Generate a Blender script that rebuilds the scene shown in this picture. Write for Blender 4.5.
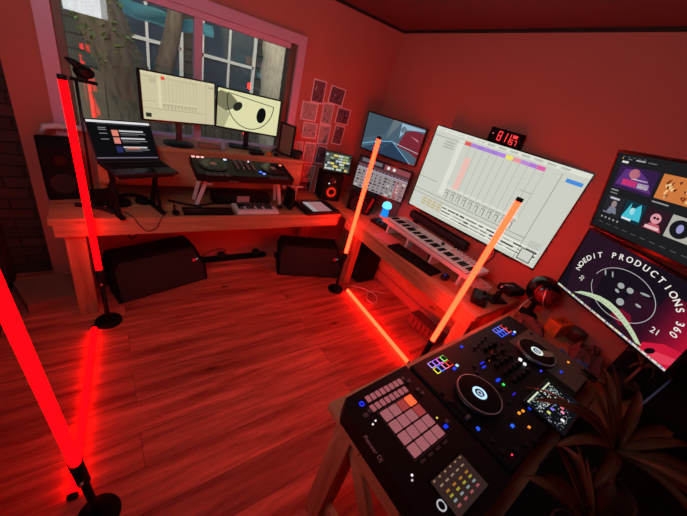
import bpy, bmesh, math, random
from mathutils import Vector, Matrix, Euler
PI = math.pi
random.seed(7)
for o in list(bpy.data.objects): bpy.data.objects.remove(o)
SC = bpy.context.scene
COL = SC.collection

# ---------------------------------------------------------------- camera
cd = bpy.data.cameras.new('camera'); cam = bpy.data.objects.new('camera', cd); COL.objects.link(cam)
cd.sensor_fit = 'HORIZONTAL'; cd.sensor_width = 36.0; cd.lens = 36.0 * 306.184 / 687.0
cd.clip_start = 0.02; cd.clip_end = 200
R = Matrix(((0.80183944, 0.10076994, -0.58898127), (-0.54566263, 0.52519744, -0.65300838), (0.24352784, 0.84499294, 0.47611041)))
cam.matrix_world = Matrix.Translation((0, 0, 1.78)) @ R.to_4x4()
SC.camera = cam
# ---------------------------------------------------------------- world, exposure
W = bpy.data.worlds.new('world'); SC.world = W; W.use_nodes = True
bg = W.node_tree.nodes['Background']
sky = W.node_tree.nodes.new('ShaderNodeTexSky'); sky.sky_type = 'NISHITA'; sky.sun_disc = False
sky.sun_elevation = math.radians(28); sky.sun_rotation = math.radians(200); sky.air_density = 1.0; sky.dust_density = 3.0
W.node_tree.links.new(sky.outputs[0], bg.inputs[0]); bg.inputs[1].default_value = 0.24
SC.view_settings.view_transform = 'Standard'; SC.view_settings.look = 'None'
SC.view_settings.exposure = 0.0; SC.view_settings.gamma = 1.0
try: SC.view_settings.use_curve_mapping = False
except Exception: pass
TUBE_RED = (1.0, 0.0003, 0.0009); RED_POWER = 9.5
TUBE_ORANGE = (1.0, 0.0098, 0.0029); ORANGE_POWER = 31.0
SCREEN_POWER = 1.0
# added unseen cool fill lamp, high by the left-hand wall, lifting the red-lit walls
ld_ = bpy.data.lights.new('added_side_fill', 'AREA'); ld_.shape = 'RECTANGLE'; ld_.size = 0.9; ld_.size_y = 0.6
ld_.energy = 9.5; ld_.color = (0.9, 0.92, 1.0)
lo_ = bpy.data.objects.new('added_side_fill', ld_); COL.objects.link(lo_); lo_.location = (-0.34, 0.62, 2.05); lo_.rotation_euler = Vector((1.0, .75, .0)).to_track_quat('-Z', 'Y').to_euler()

# ---------------------------------------------------------------- materials
def S(r, g=None, b=None):
    if g is None: r, g, b = r
    f = lambda c: (c/255/12.92) if c/255 <= 0.04045 else ((c/255+0.055)/1.055)**2.4
    return (f(r), f(g), f(b), 1.0)
def mat(name, rgb, rough=0.5, metal=0.0, noise=0.0, nscale=8.0, bump=0.0, stretch=(1, 1, 1), spec=0.5):
    m = bpy.data.materials.new(name); m.use_nodes = True
    nt = m.node_tree; b = nt.nodes['Principled BSDF']
    b.inputs['Roughness'].default_value = rough; b.inputs['Metallic'].default_value = metal
    b.inputs['Specular IOR Level'].default_value = spec
    c = S(rgb); b.inputs['Base Color'].default_value = c
    tc = nt.nodes.new('ShaderNodeTexCoord'); mp = nt.nodes.new('ShaderNodeMapping'); mp.inputs['Scale'].default_value = stretch
    nt.links.new(tc.outputs['Object'], mp.inputs['Vector'])
    nz = nt.nodes.new('ShaderNodeTexNoise'); nz.inputs['Scale'].default_value = nscale; nz.inputs['Detail'].default_value = 6
    nt.links.new(mp.outputs[0], nz.inputs['Vector'])
    mx = nt.nodes.new('ShaderNodeMix'); mx.data_type = 'RGBA'
    k = max(noise, 0.02)
    mx.inputs['A'].default_value = tuple(v*(1-k) for v in c[:3]) + (1,)
    mx.inputs['B'].default_value = tuple(min(1, v*(1+k)) for v in c[:3]) + (1,)
    nt.links.new(nz.outputs['Fac'], mx.inputs['Factor']); nt.links.new(mx.outputs['Result'], b.inputs['Base Color'])
    if bump:
        bp = nt.nodes.new('ShaderNodeBump'); bp.inputs['Strength'].default_value = bump; bp.inputs['Distance'].default_value = 0.01
        nt.links.new(nz.outputs['Fac'], bp.inputs['Height']); nt.links.new(bp.outputs[0], b.inputs['Normal'])
    return m
def wood(name, c1, c2, axis='x', scale=1.0, rough=0.5, planks=None):
    m = bpy.data.materials.new(name); m.use_nodes = True
    nt = m.node_tree; N = nt.nodes; L = nt.links; b = N['Principled BSDF']; b.inputs['Roughness'].default_value = rough
    tc = N.new('ShaderNodeTexCoord'); mp = N.new('ShaderNodeMapping')
    s = {'x': (1.1, 14, 14), 'y': (14, 1.1, 14), 'z': (14, 14, 1.1)}[axis]
    mp.inputs['Scale'].default_value = tuple(v*scale for v in s); L.new(tc.outputs['Object'], mp.inputs['Vector'])
    nz = N.new('ShaderNodeTexNoise'); nz.inputs['Scale'].default_value = 1.0; nz.inputs['Detail'].default_value = 8
    nz.inputs['Roughness'].default_value = 0.65; nz.inputs['Distortion'].default_value = 0.25 if planks else 0.8
    rp = N.new('ShaderNodeValToRGB'); rp.color_ramp.elements[0].position = 0.34; rp.color_ramp.elements[1].position = 0.64
    rp.color_ramp.elements[0].color = S(c1); rp.color_ramp.elements[1].color = S(c2)
    L.new(nz.outputs['Fac'], rp.inputs[0])
    # knots
    vo = N.new('ShaderNodeTexVoronoi'); vo.inputs['Scale'].default_value = 2.6
    m3 = N.new('ShaderNodeMapping'); m3.inputs['Scale'].default_value = {'x': (.7, 1.6, 1.6), 'y': (1.6, .7, 1.6), 'z': (1.6, 1.6, .7)}[axis]
    L.new(tc.outputs['Object'], m3.inputs[0]); L.new(m3.outputs[0], vo.inputs['Vector'])
    kr = N.new('ShaderNodeMapRange'); kr.inputs[1].default_value = 0.03; kr.inputs[2].default_value = 0.10
    kr.inputs[3].default_value = 0.35; kr.inputs[4].default_value = 1.0; L.new(vo.outputs['Distance'], kr.inputs[0])
    mu = N.new('ShaderNodeMix'); mu.data_type = 'RGBA'; mu.blend_type = 'MULTIPLY'; mu.inputs['Factor'].default_value = 1.0
    L.new(rp.outputs[0], mu.inputs['A']); L.new(kr.outputs[0], mu.inputs['B'])
    out = mu.outputs['Result']
    if planks:      # every plank gets its own piece of grain
        b2 = N.new('ShaderNodeTexBrick'); b2.inputs['Scale'].default_value = 1.0; b2.inputs['Brick Width'].default_value = planks[0]; b2.inputs['Row Height'].default_value = planks[1]
        b2.inputs['Mortar Size'].default_value = 0.0; b2.inputs['Color1'].default_value = (0, 0, 0, 1); b2.inputs['Color2'].default_value = (1, 1, 1, 1); b2.offset = 0.37
        L.new(tc.outputs['Object'], b2.inputs['Vector'])
        vm = N.new('ShaderNodeVectorMath'); vm.operation = 'SCALE'; vm.inputs['Scale'].default_value = 31.0; L.new(b2.outputs['Color'], vm.inputs[0])
        va = N.new('ShaderNodeVectorMath'); va.operation = 'ADD'; L.new(mp.outputs[0], va.inputs[0]); L.new(vm.outputs[0], va.inputs[1]); L.new(va.outputs[0], nz.inputs['Vector'])
        mp.inputs['Scale'].default_value = (1.6, 17, 17)
        mp2 = N.new('ShaderNodeMapping'); L.new(tc.outputs['Object'], mp2.inputs[0])
        mp2.inputs['Rotation'].default_value = (0, 0, 0)
        br = N.new('ShaderNodeTexBrick'); br.inputs['Scale'].default_value = 1.0
        br.inputs['Brick Width'].default_value = planks[0]; br.inputs['Row Height'].default_value = planks[1]
        br.inputs['Mortar Size'].default_value = 0.0016; br.inputs['Mortar Smooth'].default_value = 0.3
        br.inputs['Color1'].default_value = (0.72, 0.72, 0.72, 1); br.inputs['Color2'].default_value = (1.15, 1.15, 1.15, 1)
        br.inputs['Mortar'].default_value = (0.3, 0.3, 0.3, 1); br.offset = 0.37
        L.new(mp2.outputs[0], br.inputs['Vector'])
        m2 = N.new('ShaderNodeMix'); m2.data_type = 'RGBA'; m2.blend_type = 'MULTIPLY'; m2.inputs['Factor'].default_value = 1.0
        L.new(out, m2.inputs['A']); L.new(br.outputs['Color'], m2.inputs['B']); out = m2.outputs['Result']
        bp = N.new('ShaderNodeBump'); bp.inputs['Strength'].default_value = 0.4; bp.inputs['Distance'].default_value = 0.004
        bp.invert = True
        L.new(br.outputs['Fac'], bp.inputs['Height']); L.new(bp.outputs[0], b.inputs['Normal'])
    L.new(out, b.inputs['Base Color'])
    return m
def bricks(name, c1, c2, mortar, w=0.22, h=0.075):
    m = bpy.data.materials.new(name); m.use_nodes = True
    nt = m.node_tree; N = nt.nodes; L = nt.links; b = N['Principled BSDF']; b.inputs['Roughness'].default_value = 0.9
    tc = N.new('ShaderNodeTexCoord'); mp = N.new('ShaderNodeMapping'); mp.inputs['Rotation'].default_value = (PI/2, 0, 0)
    L.new(tc.outputs['Object'], mp.inputs[0])
    br = N.new('ShaderNodeTexBrick'); br.inputs['Scale'].default_value = 1; br.inputs['Brick Width'].default_value = w; br.inputs['Row Height'].default_value = h
    br.inputs['Mortar Size'].default_value = 0.006
    br.inputs['Color1'].default_value = S(c1); br.inputs['Color2'].default_value = S(c2); br.inputs['Mortar'].default_value = S(mortar)
    L.new(mp.outputs[0], br.inputs['Vector']); L.new(br.outputs['Color'], b.inputs['Base Color'])
    bp = N.new('ShaderNodeBump'); bp.invert = True; bp.inputs['Distance'].default_value = 0.008; L.new(br.outputs['Fac'], bp.inputs['Height']); L.new(bp.outputs[0], b.inputs['Normal'])
    return m
def emit(name, rgb, power):
    m = bpy.data.materials.new(name); m.use_nodes = True; nt = m.node_tree
    nt.nodes.remove(nt.nodes['Principled BSDF'])
    e = nt.nodes.new('ShaderNodeEmission'); e.inputs[0].default_value = tuple(rgb[:3]) + (1,); e.inputs[1].default_value = power
    nt.links.new(e.outputs[0], nt.nodes['Material Output'].inputs[0]); return m
def attr_emit(name, power):
    m = emit(name, (1, 1, 1), power); nt = m.node_tree
    a = nt.nodes.new('ShaderNodeAttribute'); a.attribute_name = 'Col'
    nt.links.new(a.outputs['Color'], nt.nodes['Emission'].inputs[0]); return m
def attr_paint(name, rough, spec=0.5):
    m = bpy.data.materials.new(name); m.use_nodes = True; nt = m.node_tree; b = nt.nodes['Principled BSDF']
    b.inputs['Roughness'].default_value = rough; b.inputs['Specular IOR Level'].default_value = spec
    a = nt.nodes.new('ShaderNodeAttribute'); a.attribute_name = 'Col'; nt.links.new(a.outputs['Color'], b.inputs['Base Color']); return m
M = {}
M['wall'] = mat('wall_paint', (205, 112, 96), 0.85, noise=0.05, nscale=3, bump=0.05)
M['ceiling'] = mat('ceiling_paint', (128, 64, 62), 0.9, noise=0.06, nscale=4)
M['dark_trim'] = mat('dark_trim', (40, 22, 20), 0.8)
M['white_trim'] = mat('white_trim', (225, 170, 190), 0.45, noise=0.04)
M['brown_frame'] = mat('window_frame_brown', (120, 95, 75), 0.5, noise=0.1)
M['brick'] = bricks('dark_brick', (92, 58, 52), (70, 45, 42), (50, 36, 34))
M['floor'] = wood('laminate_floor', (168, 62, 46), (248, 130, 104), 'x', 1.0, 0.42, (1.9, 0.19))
M['pine_x'] = wood('pine_board_x', (158, 98, 66), (215, 158, 116), 'x', 0.8, 0.5)
M['pine_y'] = wood('pine_board_y', (158, 98, 66), (215, 158, 116), 'y', 0.8, 0.5)
M['pine_z'] = wood('pine_board_z', (158, 98, 66), (215, 158, 116), 'z', 0.8, 0.5)
M['black'] = mat('black_plastic', (15, 14, 15), 0.5, noise=0.1, nscale=40, spec=0.25)
M['matte'] = mat('matte_black', (9, 8, 9), 0.85, noise=0.15, nscale=60, bump=0.1, spec=0.25)
M['grille'] = mat('speaker_grille', (20, 18, 19), 0.6, noise=0.5, nscale=220, bump=0.5)
M['gloss'] = mat('gloss_black', (8, 8, 9), 0.2)
M['rubber'] = mat('rubber', (24, 22, 22), 0.8)
M['metal'] = mat('bright_metal', (215, 215, 220), 0.4, 1.0, noise=0.05)
M['gunmetal'] = mat('dark_metal', (60, 60, 64), 0.35, 0.8, noise=0.1)
M['olive'] = mat('grey_faceplate', (92, 96, 84), 0.55, noise=0.1, nscale=30)
M['white'] = mat('white_plastic', (225, 222, 222), 0.4, noise=0.03)
M['whitepaint'] = mat('white_painted_metal', (215, 205, 205), 0.4)
M['paper'] = mat('paper', (215, 205, 205), 0.8, noise=0.08, nscale=12)
M['card'] = mat('cardboard', (150, 100, 82), 0.8, noise=0.15, nscale=10)
M['bark'] = mat('tree_bark', (120, 110, 96), 0.95, noise=0.95, nscale=7, bump=1.0, stretch=(3, 3, 0.6))
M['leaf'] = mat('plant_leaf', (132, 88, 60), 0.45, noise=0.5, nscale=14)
M['ivy'] = mat('ivy_leaf', (120, 150, 78), 0.5, noise=0.3, nscale=20)
M['soil'] = mat('soil', (50, 36, 30), 0.95, noise=0.4, nscale=60, bump=0.6)
M['pot'] = mat('dark_pot', (34, 22, 20), 0.8, noise=0.1)
M['house'] = mat('house_siding', (66, 70, 68), 0.85, noise=0.25, nscale=6, stretch=(1, 1, 6))
M['sky_tint_glass'] = mat('painted_sky_glass', (58, 76, 92), 0.1, noise=0.5, nscale=3)  # blue-grey base colour paints in the sky reflected by the panes
M['pale_bark'] = mat('pale_bark', (205, 196, 176), 0.95, noise=0.5, nscale=14, bump=1.0, stretch=(2, 2, 0.8))
M['awning'] = mat('awning_cloth', (110, 190, 205), 0.7, noise=0.15)
M['ground'] = mat('garden_ground', (80, 72, 58), 0.95, noise=0.4, nscale=7, bump=0.5)
M['fence'] = wood('old_fence', (70, 64, 58), (120, 112, 100), 'z', 0.7, 0.9)
M['darkred'] = mat('dark_red_plastic', (120, 18, 20), 0.4)
M['orange'] = mat('orange_card', (225, 110, 40), 0.6, noise=0.05)
M['cloth'] = mat('brown_cloth', (112, 66, 60), 0.9, noise=0.3, nscale=14, bump=0.4)
M['blue_cloth'] = mat('blue_cloth', (70, 110, 180), 0.85, noise=0.2, nscale=14, bump=0.4)
M['bluereflection'] = mat('painted_blue_reflection', (110, 190, 255), 0.4)  # blue colour stands in for sky reflected on the case edge
M['paint'] = attr_paint('printed_colour', 0.55)
M['glossprint'] = attr_paint('printed_gloss', 0.25)
M['screen'] = attr_emit('screen_pixels', SCREEN_POWER)
M['led'] = attr_emit('led_colour', 1.5)
M['dim'] = attr_emit('dim_screen', 0.35)
M['tube_red'] = emit('red_light_tube', TUBE_RED, RED_POWER)
M['tube_orange'] = emit('orange_light_tube', TUBE_ORANGE, ORANGE_POWER)
g = bpy.data.materials.new('window_glass'); g.use_nodes = True
nt = g.node_tree; nt.nodes.remove(nt.nodes['Principled BSDF'])
tr = nt.nodes.new('ShaderNodeBsdfTransparent'); tr.inputs[0].default_value = (0.86, 0.9, 0.88, 1)
gl = nt.nodes.new('ShaderNodeBsdfGlossy'); gl.inputs['Roughness'].default_value = 0.0
fr = nt.nodes.new('ShaderNodeFresnel'); fr.inputs[0].default_value = 1.9
mx = nt.nodes.new('ShaderNodeMixShader')
nt.links.new(fr.outputs[0], mx.inputs[0]); nt.links.new(tr.outputs[0], mx.inputs[1]); nt.links.new(gl.outputs[0], mx.inputs[2])
nt.links.new(mx.outputs[0], nt.nodes['Material Output'].inputs[0]); M['glass'] = g

# ---------------------------------------------------------------- mesh builder
def frame_z(d):
    d = Vector(d).normalized(); return d.to_track_quat('Z', 'Y').to_matrix().to_4x4()
class MB:
    def __init__(s):
        s.bm = bmesh.new(); s.c = s.bm.loops.layers.float_color.new('Col'); s.mats = []; s.m = 0; s.col = (1, 1, 1, 1)
    def use(s, key, col=None):
        if key not in s.mats: s.mats.append(key)
        s.m = s.mats.index(key)
        if col is not None: s.col = S(col)
        return s
    def _fin(s, faces, smooth=False):
        for f in faces:
            f.material_index = s.m; f.smooth = smooth
            for l in f.loops: l[s.c] = s.col
    def _vf(s, vs): 
        r = set()
        for v in vs: r.update(v.link_faces)
        return list(r)
    def box(s, c, d, rot=None, bev=0.0, mtx=None):
        m = Matrix.Translation(c) @ (Euler(rot).to_matrix().to_4x4() if rot else Matrix()) @ Matrix.Diagonal((d[0], d[1], d[2], 1))
        if mtx: m = mtx @ m
        r = bmesh.ops.create_cube(s.bm, size=1, matrix=m); vs = r['verts']
        if bev:
            es = set()
            for v in vs: es.update(v.link_edges)
            old = set(s.bm.faces) - set(s._vf(vs))
            rr = bmesh.ops.bevel(s.bm, geom=list(es), offset=min(bev, min(d)*0.45), segments=2, profile=0.5, affect='EDGES')
            fs = [f for f in s.bm.faces if f not in old]
        else: fs = s._vf(vs)
        s._fin(fs); return s
    def cyl(s, p0, p1, r0, r1=None, seg=24, smooth=True, cap=True):
        p0 = Vector(p0); p1 = Vector(p1); r1 = r0 if r1 is None else r1
        m = Matrix.Translation((p0+p1)/2) @ frame_z(p1-p0)
        r = bmesh.ops.create_cone(s.bm, cap_ends=cap, cap_tris=False, segments=seg, radius1=r0, radius2=r1, depth=(p1-p0).length, matrix=m)
        fs = s._vf(r['verts']); s._fin(fs)
        for f in fs:
            if smooth and len(f.verts) == 4: f.smooth = True
        return s
    def ball(s, c, r, sc=(1, 1, 1), seg=20):
        m = Matrix.Translation(c) @ Matrix.Diagonal((sc[0], sc[1], sc[2], 1))
        q = bmesh.ops.create_uvsphere(s.bm, u_segments=seg, v_segments=max(6, seg//2), radius=r, matrix=m); s._fin(s._vf(q['verts']), True); return s
    def poly(s, pts):
        f = s.bm.faces.new([s.bm.verts.new(p) for p in pts]); s._fin([f]); return s
    def prism(s, pts, off, smooth=False):
        off = Vector(off); a = [s.bm.verts.new(p) for p in pts]; b = [s.bm.verts.new(Vector(p)+off) for p in pts]
        n = len(a); fs = [s.bm.faces.new(a[::-1]), s.bm.faces.new(b)]
        for i in range(n): fs.append(s.bm.faces.new((a[i], a[(i+1) % n], b[(i+1) % n], b[i])))
        s._fin(fs, smooth); bmesh.ops.recalc_face_normals(s.bm, faces=fs); return s
    def tube(s, pts, r, seg=8):
        pts = [Vector(p) for p in pts]; rings = []
        up = Vector((0.13, 0.21, 1)).normalized()
        for i, p in enumerate(pts):
            d = (pts[min(i+1, len(pts)-1)] - pts[max(i-1, 0)]).normalized()
            a = d.cross(up)
            if a.length < 1e-3: a = d.cross(Vector((1, 0, 0)))
            a.normalize(); b = d.cross(a)
            rr = r[i] if isinstance(r, (list, tuple)) else r
            rings.append([s.bm.verts.new(p + (a*math.cos(2*PI*k/seg) + b*math.sin(2*PI*k/seg))*rr) for k in range(seg)])
        fs = []
        for A, B in zip(rings, rings[1:]):
            for k in range(seg): fs.append(s.bm.faces.new((A[k], A[(k+1) % seg], B[(k+1) % seg], B[k])))
        fs.append(s.bm.faces.new(rings[0][::-1])); fs.append(s.bm.faces.new(rings[-1])); s._fin(fs, True); return s
    def lathe(s, prof, c=(0, 0, 0), seg=28, smooth=True, mtx=None):
        rings = []; c = Vector(c)
        for r, z in prof:
            ring = []
            for k in range(seg):
                p = Vector((r*math.cos(2*PI*k/seg), r*math.sin(2*PI*k/seg), z))
                if mtx: p = mtx @ p
                ring.append(s.bm.verts.new(c + p))
            rings.append(ring)
        fs = []
        for A, B in zip(rings, rings[1:]):
            for k in range(seg): fs.append(s.bm.faces.new((A[k], A[(k+1) % seg], B[(k+1) % seg], B[k])))
        fs.append(s.bm.faces.new(rings[0][::-1])); fs.append(s.bm.faces.new(rings[-1])); s._fin(fs, smooth); return s
    def ring(s, c, r0, r1, h, seg=48, mtx=None):   # flat annulus with height
        prof = [(r0, 0), (r1, 0), (r1, h), (r0, h)]; rings = []
        for r, z in prof:
            ring = []
            for k in range(seg):
                p = Vector((r*math.cos(2*PI*k/seg), r*math.sin(2*PI*k/seg), z)); 
                if mtx: p = mtx @ p
                ring.append(s.bm.verts.new(Vector(c) + p))
            rings.append(ring)
        fs = []
        for A, B in zip(rings, rings[1:]+rings[:1]):
            for k in range(seg): fs.append(s.bm.faces.new((A[k], A[(k+1) % seg], B[(k+1) % seg], B[k])))
        s._fin(fs); bmesh.ops.recalc_face_normals(s.bm, faces=fs); return s
    def text(s, txt, mtx, size, depth=0.0004):
        cu = bpy.data.curves.new('t', 'FONT'); cu.body = txt; cu.size = size; cu.extrude = depth; cu.align_x = 'CENTER'; cu.align_y = 'CENTER'
        ob = bpy.data.objects.new('t', cu); COL.objects.link(ob)
        me = bpy.data.meshes.new_from_object(ob.evaluated_get(bpy.context.evaluated_depsgraph_get()))
        bpy.data.objects.remove(ob); bpy.data.curves.remove(cu)
        vs = [s.bm.verts.new(mtx @ v.co) for v in me.vertices]
        for p in me.polygons:
            try: f = s.bm.faces.new([vs[i] for i in p.vertices]); s._fin([f])
            except ValueError: pass
        bpy.data.meshes.remove(me); return s
    def build(s, name, parent=None, **kw):
        me = bpy.data.meshes.new(name); s.bm.to_mesh(me); s.bm.free()
        for k in s.mats: me.materials.append(M[k])
        o = bpy.data.objects.new(name, me); COL.objects.link(o)
        if parent: o.parent = parent
        for k, v in kw.items(): o[k] = v
        return o
def mb(key='black', col=None): return MB().use(key, col)
def thing(name, label, cat, loc=(0, 0, 0), rot=(0, 0, 0), group=None):
    o = bpy.data.objects.new(name, None); COL.objects.link(o); o.empty_display_size = 0.05
    o.location = loc; o.rotation_euler = rot; o['label'] = label; o['category'] = cat
    if group: o['group'] = group
    return o
def tag(o, label, cat, group=None, kind=None):
    o['label'] = label; o['category'] = cat
    if group: o['group'] = group
    if kind: o['kind'] = kind
    return o
def struct(name, m): return m.build(name, kind='structure')
def copy_tree(o, parent=None):
    c = o.copy(); COL.objects.link(c)
    if parent: c.parent = parent
    for ch in list(o.children): copy_tree(ch, c)
    return c
# a picture plane: unit coords u (right), v (up) on the x-z plane facing -y
class Pic:
    def __init__(s, w, h, y, key='screen', cx=0.0, cz=0.0, dy=0.0003):
        s.m = mb(key); s.w = w; s.h = h; s.y = y; s.cx = cx; s.cz = cz; s.n = 0; s.dy = dy
    def p(s, u, v): return (s.cx + (u-.5)*s.w, s.y - s.n*s.dy, s.cz + (v-.5)*s.h)
    def lay(s): s.n += 1; return s
    def rect(s, u0, v0, u1, v1, col):
        s.m.col = S(col); s.m.poly([s.p(u0, v0), s.p(u1, v0), s.p(u1, v1), s.p(u0, v1)]); return s
    def poly(s, pts, col): s.m.col = S(col); s.m.poly([s.p(*q) for q in pts]); return s
    def line(s, pts, t, col):       # t in metres
        for (a, b) in zip(pts, pts[1:]):
            A = Vector(s.p(*a)); B = Vector(s.p(*b)); d = (B-A).normalized(); n = Vector((-d.z, 0, d.x))*t/2; e = d*t*0.3
            s.m.col = S(col); s.m.poly([A-n-e, B-n+e, B+n+e, A+n-e])
        return s
    def ell(s, u, v, ru, rv, col, seg=28, rot=0):
        c, q = math.cos(rot), math.sin(rot)
        pts = []
        for k in range(seg):
            a = 2*PI*k/seg; x = ru*math.cos(a); z = rv*math.sin(a)
            pts.append((u + x*c - z*q*s.h/s.w, v + x*q*s.w/s.h + z*c))
        return s.poly(pts, col)
    def text(s, t, u, v, size, col, rot=0.0):
        s.m.col = S(col)
        X = Matrix.Translation(s.p(u, v)) @ Matrix.Rotation(PI/2, 4, 'X') @ Matrix.Rotation(rot, 4, 'Z')
        s.m.text(t, X, size, 0.0001); return s
    def done(s, name, parent): return s.m.build(name, parent)

# ================================================================ THE ROOM
XL, XR, YW, YB = -0.62, 2.38, 2.70, -1.6
def ceil_z(y): return 2.355 + 0.042*(YW - y)
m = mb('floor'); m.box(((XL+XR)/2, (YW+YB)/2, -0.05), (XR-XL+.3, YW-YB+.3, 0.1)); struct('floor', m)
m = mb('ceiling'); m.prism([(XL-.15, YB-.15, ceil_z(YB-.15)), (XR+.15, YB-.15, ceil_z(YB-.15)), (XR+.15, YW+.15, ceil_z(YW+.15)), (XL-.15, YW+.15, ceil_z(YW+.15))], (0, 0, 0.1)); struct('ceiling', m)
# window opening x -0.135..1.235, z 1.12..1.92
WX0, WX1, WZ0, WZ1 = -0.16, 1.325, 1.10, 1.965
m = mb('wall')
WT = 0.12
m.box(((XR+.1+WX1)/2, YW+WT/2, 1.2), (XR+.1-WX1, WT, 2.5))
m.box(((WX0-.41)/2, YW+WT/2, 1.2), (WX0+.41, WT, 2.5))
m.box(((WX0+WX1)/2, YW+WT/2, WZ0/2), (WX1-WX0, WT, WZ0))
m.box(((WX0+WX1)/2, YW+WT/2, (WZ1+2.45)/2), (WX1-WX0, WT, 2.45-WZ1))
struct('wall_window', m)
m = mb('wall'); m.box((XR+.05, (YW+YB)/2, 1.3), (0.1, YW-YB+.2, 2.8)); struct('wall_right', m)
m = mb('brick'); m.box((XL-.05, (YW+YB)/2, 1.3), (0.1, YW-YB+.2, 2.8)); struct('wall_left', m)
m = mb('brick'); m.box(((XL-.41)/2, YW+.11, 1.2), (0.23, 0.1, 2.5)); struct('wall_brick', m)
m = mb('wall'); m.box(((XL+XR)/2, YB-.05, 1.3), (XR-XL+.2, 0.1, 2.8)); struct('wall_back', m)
# dark shadow-gap trim at ceiling
m = mb('dark_trim'); m.box((0.9, YW-.008, ceil_z(YW)-.01), (2.96, 0.016, 0.02)); struct('trim_ceiling_window', m)
m = mb('dark_trim'); a = math.atan(-0.042); m.box((XR-.008, 0.6, ceil_z(.6)-.01), (0.016, 4.2, 0.02), rot=(a, 0, 0)); struct('trim_ceiling_right', m)
m = mb('wall'); m.box((1.0, YW-.008, .05), (2.7, .016, .1)); struct('baseboard_window', m)
m = mb('wall'); m.box((XR-.008, .55, .05), (.016, 4.2, .1)); struct('baseboard_right', m)
# window: casing, frame, mullion, panes
m = mb('white_trim'); m.box((WX1+.033, YW-.012, (WZ0+WZ1)/2+.02), (.068, .024, WZ1-WZ0+.10)); m.box((WX0-.04, YW-.012, (WZ0+WZ1)/2+.02), (.075, .024, WZ1-WZ0+.10))
m.box(((WX0+WX1)/2, YW-.0125, WZ1+.035), (WX1-WX0-.002, .025, .07)); struct('trim_1', m)
fw = thing('window_1', 'wide window with dark frame looking out on a tree', 'window', (0, 0, 0)); del fw['label']; del fw['category']; fw['kind'] = 'structure'
m = mb('brown_frame')
y = YW+.06
m.box((WX1-.025, y, (WZ0+WZ1)/2), (.05, .1, WZ1-WZ0)); m.box((WX0+.02, y, (WZ0+WZ1)/2), (.04, .1, WZ1-WZ0)); 
m.build('window_frame', fw)
m = mb('white_trim'); m.box(((WX0+WX1)/2, y, WZ1-.02), (WX1-WX0-.08, .1, .04)); m.box(((WX0+WX1)/2, y, WZ0+.02), (WX1-WX0-.08, .1, .04)); m.box((.598, y, (WZ0+WZ1)/2), (.05, .06, WZ1-WZ0-.08)); m.build('window_rail', fw)
for x0, x1 in ((WX0+.04, .573), (.623, WX1-.04)):
    tw = math.radians(-2.2) if x0 < 0 else 0.0
    m = mb('glass'); m.poly([((x0+x1)/2+sx*(x1-x0)/2*math.cos(tw), y+.0+sx*(x1-x0)/2*math.sin(tw), z) for sx, z in ((-1, WZ0+.04), (1, WZ0+.04), (1, WZ1-.04), (-1, WZ1-.04))])
    m.poly([((x0+x1)/2+sx*(x1-x0)/2*math.cos(tw*1.3), y+.012+sx*(x1-x0)/2*math.sin(tw*1.3), z) for sx, z in ((-1, WZ0+.04), (1, WZ0+.04), (1, WZ1-.04), (-1, WZ1-.04))]); m.build('pane', fw)

f2 = thing('added_window', 'side window frame added for the fill lamp', 'window', (XL, .62, 2.02)); del f2['label']; del f2['category']; f2['kind'] = 'structure'  # unseen window frame added to go with the fill lamp
m = mb('white_trim')
for sy in (-1, 1): m.box((.02, sy*.47, 0), (.04, .06, .68))
for sz in (-1, 1): m.box((.02, 0, sz*.31), (.04, .88, .06))
m.build('window_frame', f2)
# ================================================================ OUTSIDE
m = mb('ground'); m.box((1.0, 8.0, -.3), (16, 10.2, .3)); struct('ground', m)
def trunk(pts, rad, label, key='bark'):
    m = mb(key); P = []; 
    pts = [Vector(p) for p in pts]
    Q = []; RR = []
    for i in range(len(pts)-1):
        for k in range(6):
            t = k/6; Q.append(pts[i].lerp(pts[i+1], t) + Vector((random.uniform(-.02, .02), random.uniform(-.02, .02), 0))); RR.append((rad[i]*(1-t)+rad[i+1]*t)*random.uniform(.92, 1.08))
    Q.append(pts[-1]); RR.append(rad[-1])
    t = thing('tree', label, 'tree', pts[0])
    o = m; o.tube([q - pts[0] for q in Q], RR, 14); o.build('trunk', t)
    return t
t1 = trunk([(.62, 4.5, -.2), (.42, 4.5, .9), (.12, 4.5, 1.7), (-.25, 4.5, 2.7), (-.4, 4.5, 3.6)], [.3, .24, .22, .19, .14], 'thick leaning tree trunk wrapped in ivy outside the left window pane')
m = mb('bark'); m.tube([Vector(p)-Vector((.62, 4.5, -.2)) for p in [(.42, 4.5, .95), (.62, 4.6, 1.35), (.74, 4.7, 1.75), (.9, 4.8, 2.5), (1.0, 4.8, 3.2)]], [.12, .1, .09, .08, .05], 12); m.build('branch', t1)
m = mb('ivy')
for i in range(420):
    h = random.uniform(1.35, 2.9); cx = .12-(h-1.7)*.36; a = random.uniform(PI, 2*PI); r = .23
    c = Vector((cx + r*math.cos(a), 4.5 + r*math.sin(a), h)) - Vector((.62, 4.5, -.2)); s_ = random.uniform(.012, .03)
    d = Vector((random.uniform(-1, 1), random.uniform(-1, 1), random.uniform(-1, 1))).normalized(); e = d.orthogonal().normalized()
    m.poly([c-d*s_, c-e*s_*.6, c+d*s_, c+e*s_*.6])
m.build('ivy', t1, kind='stuff')
t2 = trunk([(2.45, 5.2, -.2), (2.27, 5.2, 1.0), (2.2, 5.2, 2.0), (2.15, 5.2, 3.5)], [.25, .21, .19, .15], 'pale rough tree trunk at the right edge of the window', 'pale_bark')
hb = thing('house', 'dark sided neighbouring house with white framed windows beyond the garden', 'house', (1.5, 7.0, -.15))
m = mb('house'); m.box((0, 1.0, 2.2), (9, 2, 4.4)); 
for k in range(22): m.box((0, -.01, .1+k*.2), (9, .03, .17))
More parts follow.
